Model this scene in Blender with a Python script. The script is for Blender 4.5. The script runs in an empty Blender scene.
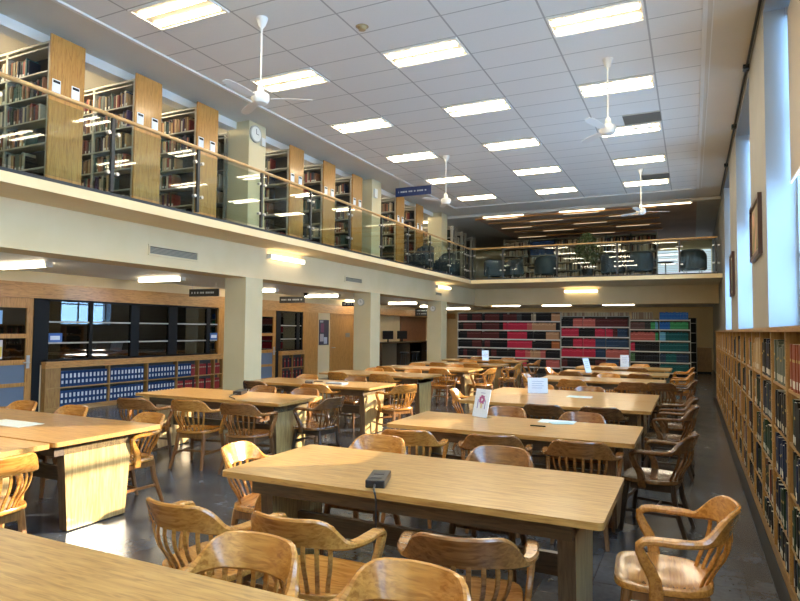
import bpy, math, random
from mathutils import Vector, Matrix
random.seed(7)
D = bpy.data; S = bpy.context.scene; COL = S.collection
PI = math.pi; R = math.radians

# ------------------------------------------------------------ camera
F_PX, YAW, PIT, ROL = 611.277, 0.445479, 0.0470148, 0.00943095
fw = Vector((-math.sin(YAW)*math.cos(PIT), math.cos(YAW)*math.cos(PIT), math.sin(PIT)))
r0 = Vector((math.cos(YAW), math.sin(YAW), 0)); u0 = r0.cross(fw)
ri = r0*math.cos(ROL) + u0*math.sin(ROL); up = u0*math.cos(ROL) - r0*math.sin(ROL)
cam = D.objects.new('camera', D.cameras.new('camera')); COL.objects.link(cam)
m = Matrix(((ri.x, up.x, -fw.x, 0), (ri.y, up.y, -fw.y, 0), (ri.z, up.z, -fw.z, 1.65), (0, 0, 0, 1)))
cam.matrix_world = m
cam.data.sensor_width = 36; cam.data.lens = F_PX/800*36; cam.data.clip_start = .05; cam.data.clip_end = 200
S.camera = cam
# ------------------------------------------------------------ world, sun, exposure
S.view_settings.view_transform = 'Standard'; S.view_settings.look = 'None'
S.view_settings.gamma = 1; S.view_settings.use_curve_mapping = False
S.view_settings.exposure = 1.3
W = D.worlds.new('sky'); S.world = W; W.use_nodes = True
nt = W.node_tree; nt.nodes.clear()
bg = nt.nodes.new('ShaderNodeBackground'); wo = nt.nodes.new('ShaderNodeOutputWorld')
SKY_STRENGTH = 5.7
bg.inputs[0].default_value = (.38, .66, 1.0, 1)
bg.inputs[1].default_value = SKY_STRENGTH
nt.links.new(bg.outputs[0], wo.inputs[0])
sun = D.objects.new('sun', D.lights.new('sun', 'SUN')); COL.objects.link(sun)
sun.data.energy = 8.0; sun.data.angle = R(.6); sun.data.color = (1, .87, .66)
sun.rotation_euler = Vector((-.79, -.61, -.29)).to_track_quat('-Z', 'Y').to_euler()
TUBE_EMIT = 19.0        # fluorescent tubes of the ceiling troffers
WALL_LAMP_EMIT = 3.2

# ------------------------------------------------------------ materials
MATS = {}
def mat(name, col, rough=.5, metal=0, emit=None, es=0, spec=.5, coat=0):
    if name in MATS: return MATS[name]
    M = D.materials.new(name); M.use_nodes = True; b = M.node_tree.nodes['Principled BSDF']
    b.inputs['Base Color'].default_value = (*col, 1); b.inputs['Roughness'].default_value = rough
    b.inputs['Metallic'].default_value = metal; b.inputs['Specular IOR Level'].default_value = spec
    b.inputs['Coat Weight'].default_value = coat; b.inputs['Coat Roughness'].default_value = .12
    if emit: b.inputs['Emission Color'].default_value = (*emit, 1); b.inputs['Emission Strength'].default_value = es
    MATS[name] = M; return M
def noisecol(M, c1, c2, scale, vec_scale=(1, 1, 1), detail=4, bump=0, lo=.35, hi=.65, dist=0):
    n = M.node_tree; b = n.nodes['Principled BSDF']
    tc = n.nodes.new('ShaderNodeTexCoord'); mp = n.nodes.new('ShaderNodeMapping'); mp.inputs['Scale'].default_value = vec_scale
    ns = n.nodes.new('ShaderNodeTexNoise'); ns.inputs['Scale'].default_value = scale; ns.inputs['Detail'].default_value = detail
    ns.inputs['Distortion'].default_value = dist
    cr = n.nodes.new('ShaderNodeValToRGB'); cr.color_ramp.elements[0].position = lo; cr.color_ramp.elements[1].position = hi
    cr.color_ramp.elements[0].color = (*c1, 1); cr.color_ramp.elements[1].color = (*c2, 1)
    n.links.new(tc.outputs['Object'], mp.inputs[0]); n.links.new(mp.outputs[0], ns.inputs['Vector'])
    n.links.new(ns.outputs[0], cr.inputs[0]); n.links.new(cr.outputs[0], b.inputs['Base Color'])
    if bump:
        bp = n.nodes.new('ShaderNodeBump'); bp.inputs['Strength'].default_value = bump; bp.inputs['Distance'].default_value = .01
        n.links.new(ns.outputs[0], bp.inputs['Height']); n.links.new(bp.outputs[0], b.inputs['Normal'])
    return M
def wood(name, c1, c2, axis='x', rough=.32, scale=5, coat=.25):
    M = mat(name, c1, rough, coat=coat)
    vs = {'x': (1.2, 14, 14), 'y': (14, 1.2, 14), 'z': (14, 14, 1.0)}[axis]
    noisecol(M, c1, c2, scale, vs, 5, dist=.35)
    n = M.node_tree; b = n.nodes['Principled BSDF']; src = b.inputs['Base Color'].links[0].from_socket
    tc = n.nodes.new('ShaderNodeTexCoord'); mp = n.nodes.new('ShaderNodeMapping')
    mp.inputs['Scale'].default_value = {'x': (.9, 9, 9), 'y': (9, .9, 9), 'z': (9, 9, .8)}[axis]
    ns = n.nodes.new('ShaderNodeTexNoise'); ns.inputs['Scale'].default_value = 7; ns.inputs['Detail'].default_value = 2; ns.inputs['Distortion'].default_value = .8
    cr = n.nodes.new('ShaderNodeValToRGB'); e = cr.color_ramp.elements; e[0].position = .50; e[0].color = (1, 1, 1, 1); e[1].position = .66; e[1].color = (.72, .66, .60, 1)
    mx = n.nodes.new('ShaderNodeMix'); mx.data_type = 'RGBA'; mx.blend_type = 'MULTIPLY'; mx.inputs[0].default_value = 1
    n.links.new(tc.outputs['Object'], mp.inputs[0]); n.links.new(mp.outputs[0], ns.inputs['Vector']); n.links.new(ns.outputs[0], cr.inputs[0])
    n.links.new(src, mx.inputs[6]); n.links.new(cr.outputs[0], mx.inputs[7]); n.links.new(mx.outputs[2], b.inputs['Base Color'])
    return M
M_TOP = wood('oak_tabletop', (.41, .21, .058), (.54, .305, .095), 'x', .28, 3.2)
M_EDGE = wood('oak_table_edge', (.38, .19, .045), (.50, .27, .075), 'x', .35)
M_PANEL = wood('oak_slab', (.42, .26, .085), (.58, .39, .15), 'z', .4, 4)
M_SLABEDGE_SHADE = wood('oak_slab_edge_shaded', (.11, .06, .028), (.17, .095, .045), 'z', .4, 4)  # shade on the legs' narrow sides is put into this colour
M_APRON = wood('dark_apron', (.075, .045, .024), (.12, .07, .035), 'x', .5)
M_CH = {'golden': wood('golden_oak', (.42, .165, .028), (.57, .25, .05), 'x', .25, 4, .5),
        'dark': wood('deep_shade_oak', (.10, .045, .016), (.17, .075, .024), 'x', .25, 3, .5),  # darker kinds put the shade on some chairs into the wood
        'brown': wood('shade_oak', (.22, .085, .022), (.32, .135, .035), 'x', .25, 4, .5)}
M_LEG = {'golden': wood('golden_oak_leg_shaded', (.22, .085, .022), (.32, .135, .035), 'z', .3, 4, .4),  # legs darker than the seats: their shade is put into the colour
         'dark': wood('deep_shade_oak_leg', (.03, .018, .011), (.055, .03, .018), 'z', .3, 4, .4),
         'brown': wood('shade_oak_leg', (.12, .055, .022), (.20, .095, .035), 'z', .3, 4, .4)}
M_CASE = wood('bookcase_oak', (.33, .17, .05), (.43, .24, .075), 'z', .4, 4)
M_CASEY = wood('bookcase_oak_top', (.38, .21, .065), (.48, .28, .095), 'y', .35, 4)
M_PANELEND = wood('stack_end_oak', (.44, .21, .048), (.53, .28, .075), 'z', .35, 3)
M_DOORW = wood('door_oak', (.52, .24, .055), (.60, .30, .08), 'z', .4, 3)
M_BAND = wood('band_oak', (.56, .27, .075), (.66, .34, .10), 'y', .4, 3)
M_RAILW = wood('handrail_oak', (.50, .30, .11), (.60, .38, .16), 'y', .3, 3)
M_CREAM = noisecol(mat('cream_plaster', (.80, .64, .38), .7), (.78, .62, .35), (.82, .66, .40), 1.5)
M_COLM = noisecol(mat('column_paint', (.66, .62, .47), .6), (.62, .54, .33), (.66, .58, .37), 1.5)
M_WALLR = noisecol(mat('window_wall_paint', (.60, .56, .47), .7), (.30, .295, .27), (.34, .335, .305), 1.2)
M_REVEAL = mat('reveal_sky_tint', (.27, .32, .37), .6)  # blue light of the sky is put into this paint
M_SMOOTH = noisecol(mat('smooth_ceiling', (.66, .64, .60), .75), (.66, .62, .54), (.70, .66, .58), .8)
M_SOFFIT = mat('soffit_paint', (.80, .80, .78), .5)
M_WHITE = mat('white_paint', (.80, .79, .75), .45)
M_BLACK = mat('black_metal', (.010, .011, .013), .5, spec=.2)
M_DKST = mat('dark_steel', (.05, .055, .06), .35, .6)
M_STEEL = mat('steel', (.55, .55, .55), .3, .9)
M_SHELFM = mat('shelf_metal', (.44, .41, .33), .5)
M_SHELFG = mat('grey_shelf_metal', (.42, .42, .38), .5)
M_DARKROOM = mat('dim_interior', (.055, .05, .045), .8)  # dimness of the office and shelf interiors is put into this colour
M_CARPET = mat('carpet', (.14, .14, .15), .95)
M_BLUECH = noisecol(mat('navy_upholstery', (.02, .035, .06), .7), (.016, .03, .05), (.03, .05, .085), 20)
M_PAPER = mat('paper', (.80, .84, .90), .6)
M_PLASTIC = mat('black_plastic', (.012, .012, .014), .3)
M_SIGNBLUE = mat('sign_navy', (.012, .03, .12), .4)
M_SIGNBLK = mat('sign_black', (.014, .016, .018), .4)
M_SIGNTXT = mat('sign_lettering', (.45, .5, .55), .5)
M_TUBE = mat('fluorescent_tube', (.9, .85, .7), .5, emit=(1, .86, .62), es=TUBE_EMIT)
M_LAMP2 = mat('balcony_tube_light', (.9, .85, .7), .5, emit=(1, .84, .6), es=11)
M_DIM = mat('slim_tube', (.9, .8, .6), .5, emit=(1, .8, .5), es=.45)
M_LAMP = mat('lit_lamp_cover', (.9, .85, .7), .5, emit=(1, .82, .52), es=WALL_LAMP_EMIT)
M_PAN = mat('troffer_pan', (.50, .41, .27), .5)
M_BLIND = mat('blind_fabric', (.48, .42, .34), .8)
M_GREEN = noisecol(mat('leaf_green', (.05, .09, .03), .5), (.03, .06, .02), (.09, .14, .045), 12)
M_POT = mat('dark_pot', (.02, .022, .03), .5)
M_BARK = mat('bark', (.12, .08, .05), .8)

def floor_mat():
    M = mat('dark_vinyl_floor', (.05, .055, .06), .2, spec=.5, coat=.0); n = M.node_tree; b = n.nodes['Principled BSDF']
    tc = n.nodes.new('ShaderNodeTexCoord')
    ns = n.nodes.new('ShaderNodeTexNoise'); ns.inputs['Scale'].default_value = 2.2; ns.inputs['Detail'].default_value = 6
    n2 = n.nodes.new('ShaderNodeTexNoise'); n2.inputs['Scale'].default_value = 26; n2.inputs['Detail'].default_value = 3
    mx = n.nodes.new('ShaderNodeMath'); mx.operation = 'MULTIPLY_ADD'; mx.inputs[1].default_value = .35
    n.links.new(n2.outputs[0], mx.inputs[0]); n.links.new(ns.outputs[0], mx.inputs[2])
    cr = n.nodes.new('ShaderNodeValToRGB'); cr.color_ramp.elements[0].position = .48; cr.color_ramp.elements[1].position = .85
    cr.color_ramp.elements[0].color = (.040, .044, .052, 1); cr.color_ramp.elements[1].color = (.105, .112, .122, 1)
    br = n.nodes.new('ShaderNodeTexBrick'); br.offset = 0; br.inputs['Scale'].default_value = 1; br.inputs['Brick Width'].default_value = .305
    br.inputs['Row Height'].default_value = .305; br.inputs['Mortar Size'].default_value = .003
    br.inputs['Color1'].default_value = (1, 1, 1, 1); br.inputs['Color2'].default_value = (.75, .75, .78, 1); br.inputs['Mortar'].default_value = (.4, .4, .4, 1)
    mm = n.nodes.new('ShaderNodeMix'); mm.data_type = 'RGBA'; mm.blend_type = 'MULTIPLY'; mm.inputs[0].default_value = 1
    n.links.new(tc.outputs['Object'], ns.inputs[0]); n.links.new(tc.outputs['Object'], n2.inputs[0]); n.links.new(tc.outputs['Object'], br.inputs[0])
    n.links.new(mx.outputs[0], cr.inputs[0]); n.links.new(cr.outputs[0], mm.inputs[6]); n.links.new(br.outputs[0], mm.inputs[7])
    n.links.new(mm.outputs[2], b.inputs['Base Color'])
    rr = n.nodes.new('ShaderNodeMapRange'); rr.inputs[3].default_value = .12; rr.inputs[4].default_value = .34
    n.links.new(ns.outputs[0], rr.inputs[0]); n.links.new(rr.outputs[0], b.inputs['Roughness'])
    return M
M_FLOOR = floor_mat()
GX, GY, TW, TD = -4.1409, 7.8754, 1.2192, .6096      # ceiling grid origin and tile size
def tile_mat():
    M = mat('ceiling_tiles', (.66, .65, .62), .8); n = M.node_tree; b = n.nodes['Principled BSDF']
    tc = n.nodes.new('ShaderNodeTexCoord'); sp = n.nodes.new('ShaderNodeSeparateXYZ'); n.links.new(tc.outputs['Object'], sp.inputs[0])
    def mth(op, a, bb, c=None):
        k = n.nodes.new('ShaderNodeMath'); k.operation = op
        for i, v in enumerate((a, bb, c)):
            if v is None: continue
            if isinstance(v, (int, float)): k.inputs[i].default_value = v
            else: n.links.new(v, k.inputs[i])
        return k.outputs[0]
    def line(o, org, per, w):
        f = mth('FRACT', mth('DIVIDE', mth('SUBTRACT', o, org), per), 0)
        d = mth('ABSOLUTE', mth('SUBTRACT', f, .5), 0)
        return mth('GREATER_THAN', d, .5 - w/per/2)
    g = mth('MAXIMUM', line(sp.outputs[0], GX, TW, .026), line(sp.outputs[1], GY, TD, .02))
    mx = n.nodes.new('ShaderNodeMix'); mx.data_type = 'RGBA'; n.links.new(g, mx.inputs[0])
    ns = n.nodes.new('ShaderNodeTexNoise'); ns.inputs['Scale'].default_value = 60; n.links.new(tc.outputs['Object'], ns.inputs[0])
    cr = n.nodes.new('ShaderNodeValToRGB'); cr.color_ramp.elements[0].color = (.76, .74, .69, 1); cr.color_ramp.elements[1].color = (.82, .80, .75, 1)
    n.links.new(ns.outputs[0], cr.inputs[0]); n.links.new(cr.outputs[0], mx.inputs[6]); mx.inputs[7].default_value = (.46, .44, .40, 1)
    n.links.new(mx.outputs[2], b.inputs['Base Color']); return M
M_TILE = tile_mat()
def glass_mat(name, tint, ior=1.5, rough=.0):
    M = D.materials.new(name); M.use_nodes = True; n = M.node_tree; n.nodes.clear()
    o = n.nodes.new('ShaderNodeOutputMaterial'); t = n.nodes.new('ShaderNodeBsdfTransparent'); g = n.nodes.new('ShaderNodeBsdfGlossy')
    lw = n.nodes.new('ShaderNodeLayerWeight'); lw.inputs[0].default_value = .5; pw = n.nodes.new('ShaderNodeMath'); pw.operation = 'POWER'; pw.inputs[1].default_value = 4
    f = n.nodes.new('ShaderNodeMath'); f.operation = 'MULTIPLY_ADD'; r00 = ((ior-1)/(ior+1))**2; f.inputs[1].default_value = 1-r00; f.inputs[2].default_value = r00
    n.links.new(lw.outputs['Facing'], pw.inputs[0]); n.links.new(pw.outputs[0], f.inputs[0]); x = n.nodes.new('ShaderNodeMixShader')
    t.inputs[0].default_value = (*tint, 1); g.inputs['Roughness'].default_value = rough
    n.links.new(f.outputs[0], x.inputs[0]); n.links.new(t.outputs[0], x.inputs[1]); n.links.new(g.outputs[0], x.inputs[2]); n.links.new(x.outputs[0], o.inputs[0])
    return M
M_GLASS = glass_mat('balustrade_glass', (.84, .90, .87), 1.38)
M_WGLASS = glass_mat('window_glass', (.96, .98, 1), 1.35)
M_OGLASS = glass_mat('office_glass', (.55, .58, .60), 1.9)
def attr_mat(name, rough):
    M = mat(name, (.5, .5, .5), rough); n = M.node_tree
    a = n.nodes.new('ShaderNodeAttribute'); a.attribute_name = 'Col'
    n.links.new(a.outputs['Color'], n.nodes['Principled BSDF'].inputs['Base Color']); return M
M_COVER = attr_mat('book_cover', .6); M_COVER.node_tree.nodes['Principled BSDF'].inputs['Specular IOR Level'].default_value = .2

# ------------------------------------------------------------ mesh helpers
class MB:
    def __init__(s): s.v = []; s.f = []; s.mi = []; s.c = []
    def add(s, vs, fs, mi=0, col=None):
        o = len(s.v); s.v += [tuple(v) for v in vs]
        for f in fs: s.f.append(tuple(i+o for i in f)); s.mi.append(mi); s.c.append(col)
        return s
    def box(s, x0, x1, y0, y1, z0, z1, mi=0, col=None, T=None):
        vs = [(x, y, z) for x in (x0, x1) for y in (y0, y1) for z in (z0, z1)]
        if T: vs = [T @ Vector(v) for v in vs]
        return s.add(vs, [(0, 1, 3, 2), (4, 6, 7, 5), (0, 4, 5, 1), (2, 3, 7, 6), (0, 2, 6, 4), (1, 5, 7, 3)], mi, col)
    def bar(s, a, b, w, h=None, side=None, mi=0, w2=None, h2=None):
        a = Vector(a); b = Vector(b); h = h or w; w2 = w2 or w; h2 = h2 or h
        return s.sweep([a, b], [(w, h), (w2, h2)], side, mi)
    def sweep(s, P, WH, side=None, mi=0, sides=None, bev=.22):
        P = [Vector(p) for p in P]; n = len(P); rings = []
        for i, p in enumerate(P):
            t = (P[min(i+1, n-1)] - P[max(i-1, 0)]).normalized()
            sd = Vector(sides[i]) if sides else (Vector(side) if side else (Vector((1, 0, 0)) if abs(t.x) < .9 else Vector((0, 1, 0))))
            sd = (sd - t*sd.dot(t)).normalized(); nn = t.cross(sd)
            w, h = WH[i] if isinstance(WH, list) else WH
            c = min(w, h)*bev; a, b = w/2, h/2
            pr = [(-a+c, -b), (a-c, -b), (a, -b+c), (a, b-c), (a-c, b), (-a+c, b), (-a, b-c), (-a, -b+c)]
            rings.append([p + sd*x + nn*y for x, y in pr])
        vs = [v for r_ in rings for v in r_]; fs = []
        for i in range(n-1):
            for k in range(8):
                k2 = (k+1) % 8; fs.append((i*8+k, i*8+k2, (i+1)*8+k2, (i+1)*8+k))
        fs.append(tuple(reversed(range(8)))); fs.append(tuple((n-1)*8+k for k in range(8)))
        return s.add(vs, fs, mi)
    def tube(s, P, r, seg=10, mi=0):
        P = [Vector(p) for p in P]; n = len(P); vs = []; fs = []
        for i, p in enumerate(P):
            t = (P[min(i+1, n-1)] - P[max(i-1, 0)]).normalized()
            a = Vector((0, 0, 1)) if abs(t.z) < .9 else Vector((1, 0, 0)); sd = t.cross(a).normalized(); nn = sd.cross(t)
            rr = r[i] if isinstance(r, (list, tuple)) else r
            vs += [p + (sd*math.cos(2*PI*k/seg) + nn*math.sin(2*PI*k/seg))*rr for k in range(seg)]
        for i in range(n-1):
            for k in range(seg):
                k2 = (k+1) % seg; fs.append((i*seg+k, i*seg+k2, (i+1)*seg+k2, (i+1)*seg+k))
        fs.append(tuple(reversed(range(seg)))); fs.append(tuple((n-1)*seg+k for k in range(seg)))
        return s.add(vs, fs, mi)
    def lathe(s, prof, seg=20, mi=0, c=(0, 0, 0)):
        vs = []; fs = []; n = len(prof)
        for r_, z in prof: vs += [(c[0]+r_*math.cos(2*PI*k/seg), c[1]+r_*math.sin(2*PI*k/seg), c[2]+z) for k in range(seg)]
        for i in range(n-1):
            for k in range(seg):
                k2 = (k+1) % seg; fs.append((i*seg+k, i*seg+k2, (i+1)*seg+k2, (i+1)*seg+k))
        fs.append(tuple(reversed(range(seg)))); fs.append(tuple((n-1)*seg+k for k in range(seg)))
        return s.add(vs, fs, mi)
    def prism(s, poly, z0, z1, mi=0, mi_side=None):
        n = len(poly); vs = [(x, y, z0) for x, y in poly] + [(x, y, z1) for x, y in poly]
        s.add(vs, [tuple(reversed(range(n))), tuple(range(n, 2*n))], mi)
        s.add(vs, [(k, (k+1) % n, n+(k+1) % n, n+k) for k in range(n)], mi if mi_side is None else mi_side); return s
    def mesh(s, name, mats, smooth=True):
        me = D.meshes.new(name); me.from_pydata(s.v, [], s.f)
        for m_ in (mats if isinstance(mats, (list, tuple)) else [mats]): me.materials.append(m_)
        me.polygons.foreach_set('material_index', s.mi)
        if any(c is not None for c in s.c):
            at = me.color_attributes.new('Col', 'FLOAT_COLOR', 'CORNER'); buf = []
            for f, c in zip(s.f, s.c): buf += list((*(c or (.7, .7, .68)), 1))*len(f)
            at.data.foreach_set('color', buf)
        if smooth:
            me.polygons.foreach_set('use_smooth', [True]*len(s.f)); me.set_sharp_from_angle(angle=R(38))
        me.validate(); me.update(); return me
    def build(s, name, mats, parent=None, smooth=True, loc=None):
        o = D.objects.new(name, s.mesh(name, mats, smooth)); COL.objects.link(o)
        if parent: o.parent = parent
        if loc: o.location = loc
        return o
def thing(name, label, cat, loc=(0, 0, 0), rz=0, group=None):
    o = D.objects.new(name, None); COL.objects.link(o); o.location = loc; o.rotation_euler = (0, 0, rz); o.empty_display_size = .1
    o['label'] = label; o['category'] = cat
    if group: o['group'] = group
    return o
def tag(o, label, cat, group=None, kind=None):
    o['label'] = label; o['category'] = cat
    if group: o['group'] = group
    if kind: o['kind'] = kind
    return o
def struct(name, mb, mt, smooth=False, parent=None):
    o = mb.build(name, mt, parent, smooth)
    if not parent: o['kind'] = 'structure'
    return o
KIDS = {}
def copy_tree(src, loc, rz, label, group=None):
    c = src.copy(); COL.objects.link(c); c.location = loc; c.rotation_euler = (0, 0, rz); c['label'] = label
    if group: c['group'] = group
    for k in list(src.children):
        d = k.copy(); COL.objects.link(d); d.parent = c
        for g in list(k.children):
            e = g.copy(); COL.objects.link(e); e.parent = d
    return c

numw = ['first', 'second', 'third', 'fourth', 'fifth', 'sixth', 'seventh', 'eighth', 'ninth', 'tenth', 'eleventh', 'twelfth', 'thirteenth', 'fourteenth', 'fifteenth', 'sixteenth', 'seventeenth', 'eighteenth', 'nineteenth', 'twentieth']
# ============================================================ THE ROOM
XW, XE, YS, YN = -14.4, .84, -5.0, 30.0      # west wall, window wall, south wall, far wall
ZC, ZF = 5.755, 3.40                          # ceiling height, balcony floor height
SX, SY = -7.0, 20.45                          # balcony edges
BX, BY = -7.85, 23.4                          # beam faces
ZB, ZS = 2.64, 3.275
struct('floor', MB().box(XW-.2, 1.4, YS-.2, YN+.2, -.2, 0), M_FLOOR)
struct('ceiling', MB().box(-7.17, .19, YS, 19.2, ZC, ZC+.1), M_TILE)
struct('ceiling', MB().box(XW-.2, -7.17, YS, YN, ZC, ZC+.1).box(.19, 1.4, YS, YN, ZC, ZC+.1).box(-7.17, .19, 19.2, 20.7, ZC, ZC+.1), M_SMOOTH)
M_TAN = noisecol(mat('tan_ceiling', (.6, .4, .3), .8), (.60, .42, .31), (.68, .49, .37), 1.5)
struct('ceiling', MB().box(-7.17, .19, 20.7, YN, ZC, ZC+.1), M_TAN)
struct('trim_1', MB().box(-7.20, -7.14, YS, 19.2, ZC-.03, ZC), M_WHITE)
struct('trim_2', MB().box(.17, .23, YS, 19.2, ZC-.03, ZC).box(.285, .30, YS, 19.2, ZC-.012, ZC), M_WHITE)
struct('trim_3', MB().box(-7.17, .2, 19.17, 19.22, ZC-.03, ZC), M_WHITE)
struct('trim_4', MB().box(-8.42, -8.17, YS, 20.6, ZC-.14, ZC), M_WHITE)
struct('trim_5', MB().box(-8.17, .84, 20.6, 20.75, ZC-.09, ZC), M_SMOOTH)
# balcony slabs and beams
struct('balcony_slab', MB().box(XW, SX, YS, YN, ZS, ZF).box(SX, XE, SY, YN, ZS, ZF), M_CREAM)
struct('balcony_beam', MB().box(BX-.55, BX, YS, YN, ZB, ZS).box(BX, XE, BY, BY+.5, ZB, ZS), M_CREAM)
struct('ceiling_under_balcony', MB().box(XW, BX-.55, YS, YN, ZB+.03, ZS).box(BX-.55, XE, BY+.5, YN, ZB+.12, ZS), M_SOFFIT)
struct('balcony_floor', MB().box(XW, SX-.12, YS, YN, ZF, ZF+.015).box(SX-.12, XE, SY+.12, YN, ZF, ZF+.015), M_CARPET)
COLS = ((9.45, 9.97), (14.6, 15.15), (19.75, 20.3))
for a, b in COLS:
    struct('column', MB().box(BX-.52, BX, a, b, 0, ZB).box(BX-.52, BX, a, b, ZF+.015, ZC), M_COLM)
struct('wall_west', MB().box(XW-.2, XW, YS, YN, 0, ZC), M_CREAM)
struct('wall_south', MB().box(XW-.2, 1.4, YS-.2, YS, 0, ZC), M_CREAM)
struct('wall_rear', MB().box(XW-.2, 1.4, YN, YN+.2, 0, ZC), M_CREAM)
# window wall
WIN = [(-10.0, -7.5), (-4.9, -2.1), (.45, 3.3), (5.78, 8.6), (10.7, 13.94), (16.2, 18.9)]
WIN = WIN[1:]
SILL, HEAD = 1.70, 5.62
wb = MB(); y = YS
for a, b in WIN: wb.box(XE, 1.36, y, a, 0, ZC); y = b
wb.box(XE, 1.36, y, YN, 0, ZC)
for a, b in WIN: wb.box(XE, 1.36, a, b, 0, SILL-.02); wb.box(XE, 1.36, a, b, HEAD, ZC)
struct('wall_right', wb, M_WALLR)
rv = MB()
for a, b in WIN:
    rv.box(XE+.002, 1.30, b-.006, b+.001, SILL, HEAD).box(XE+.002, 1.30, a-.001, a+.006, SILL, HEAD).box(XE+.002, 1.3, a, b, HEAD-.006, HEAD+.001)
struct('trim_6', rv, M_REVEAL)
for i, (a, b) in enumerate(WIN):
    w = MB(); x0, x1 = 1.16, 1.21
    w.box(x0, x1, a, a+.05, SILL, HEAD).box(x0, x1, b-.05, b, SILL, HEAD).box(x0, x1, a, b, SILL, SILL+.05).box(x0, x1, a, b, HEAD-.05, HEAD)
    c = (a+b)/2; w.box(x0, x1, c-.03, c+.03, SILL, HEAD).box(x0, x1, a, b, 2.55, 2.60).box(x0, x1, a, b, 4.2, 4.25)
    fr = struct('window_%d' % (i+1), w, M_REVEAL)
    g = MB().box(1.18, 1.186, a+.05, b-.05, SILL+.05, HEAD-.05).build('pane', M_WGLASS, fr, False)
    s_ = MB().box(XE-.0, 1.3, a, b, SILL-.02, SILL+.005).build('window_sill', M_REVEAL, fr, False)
# roller blinds
def blind(a, b, zb, label):
    t = thing('roller_blind', label, 'blind', (1.12, (a+b)/2, HEAD-.08))
    L = (b-a)/2-.06
    MB().tube([(0, -L, 0), (0, L, 0)], .035, 12).build('roller', M_STEEL, t)
    MB().box(-.035, -.03, -L+.03, L-.03, zb-HEAD+.08, 0).build('fabric', M_BLIND, t, False)
    MB().box(-.045, -.02, -L+.02, L-.02, zb-HEAD+.06, zb-HEAD+.085).build('bottom_bar', M_WHITE, t, False)
    for s in (-1, 1): MB().box(-.05, .05, s*L-.012, s*L+.012, -.05, .06).build('bracket', M_STEEL, t, False)
blind(*WIN[2], 3.45, 'beige roller blind half lowered over the window nearest the camera')
blind(*WIN[3], 3.7, 'beige roller blind let down as a sun block over the window between the two framed pictures')  # fabric let down unseen to hold back the sun
blind(*WIN[4], 3.4, 'beige roller blind half lowered over the farthest tall window')
# conduit along the top of the window wall
t = thing('conduit', 'dark pipe running along the corner of ceiling and window wall', 'pipe', (XE-.035, 0, ZC-.03))
MB().tube([(0, YS, 0), (0, 20.4, 0)], .018, 8).build('pipe', M_DKST, t)
for yy in (4.2, 7.4, 10.6, 13.6, 16.7): MB().box(-.05, .035, yy-.05, yy+.05, -.045, .03).build('clamp', M_DKST, t, False)

# office wall under the balcony
OX = -11.15
ow = MB()
ow.box(OX-.12, OX, YS, 6.30, 0, ZB+.03)
ow.box(OX-.12, OX, 6.30, 17.05, 2.46, ZB+.03)
ow.box(OX-.12, OX, 7.55, 12.45, 0, .9)
ow.box(OX-.12, OX, 12.45, 12.9, 0, 2.46).box(OX-.12, OX, 14.9, 16.2, 0, .9).box(OX-.12, OX, 17.05, 17.82, 0, ZB+.03)
ow.box(OX-.12, OX, 17.82, 19.5, 2.2, ZB+.03).box(OX-.12, OX, 19.5, 20.6, 0, ZB+.03)
struct('wall_left', ow, M_CREAM)
struct('wall_left', MB().box(OX-.6, OX-.5, 20.6, YN, 0, ZB+.03).box(OX-.6, OX, 20.5, 20.6, 0, ZB+.03), M_CREAM)
struct('trim_7', MB().box(OX-.1, OX+.03, YS, 20.6, 2.17, 2.46), M_BAND)
struct('trim_8', MB().box(OX-.5, OX+.03, 20.6, YN, 2.22, 2.48), M_BAND)
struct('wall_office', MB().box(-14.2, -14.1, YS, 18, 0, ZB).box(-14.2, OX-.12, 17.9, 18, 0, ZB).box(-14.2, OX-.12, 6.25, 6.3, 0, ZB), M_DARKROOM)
# door 1 (near, glazed) and door 2 (behind the first column), solid door
def glazed_door(n, y0, y1):
    d = MB(); x0, x1 = OX-.06, OX-.01
    d.box(x0, x1, y0, y0+.12, 0, 2.17).box(x0, x1, y1-.12, y1, 0, 2.17)
    for z0, z1 in ((0, .2), (.53, .60), (.93, 1.02), (1.42, 1.50), (1.98, 2.17)): d.box(x0, x1, y0+.12, y1-.12, z0, z1)
    dr = struct('door_%d' % n, d, M_DOORW)
    MB().box(OX-.04, OX-.035, y0+.12, y1-.12, 1.02, 1.98).build('pane', M_OGLASS, dr, False)
    MB().box(OX-.045, OX-.03, y0+.12, y1-.12, .2, .93).build('lower_panel', mat('blue_grey_panel', (.16, .20, .27), .3), dr, False)
    MB().box(OX-.012, OX+.004, y1-.11, y1-.05, .86, 1.1).tube([(OX, y1-.08, .97), (OX+.05, y1-.08, .97), (OX+.05, y1-.2, .97)], .012, 8).build('door_handle', M_STEEL, dr)
glazed_door(1, 6.36, 7.40)
glazed_door(2, 12.95, 14.83)
struct('trim_9', MB().box(OX-.1, OX+.03, 6.26, 6.36, 0, 2.17).box(OX-.1, OX+.03, 16.2, 17.05, 0, 2.17).box(OX-.1, OX+.03, 12.35, 12.95, 0, 2.17), M_DOORW)
d3 = struct('door_3', MB().box(OX-.07, OX-.02, 17.88, 19.44, 0, 2.18), M_DOORW)
MB().box(OX-.02, OX-.015, 18.9, 19.2, 1.35, 1.5).build('door_plate', mat('plate_grey', (.3, .27, .22), .4), d3, False)
MB().tube([(OX-.02, 18.0, 1), (OX+.04, 18.0, 1), (OX+.04, 18.12, 1)], .012, 8).build('door_handle', M_STEEL, d3)
struct('trim_10', MB().box(OX-.1, OX+.02, 17.82, 17.88, 0, 2.2).box(OX-.1, OX+.02, 19.44, 19.5, 0, 2.2), M_BAND)
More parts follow.
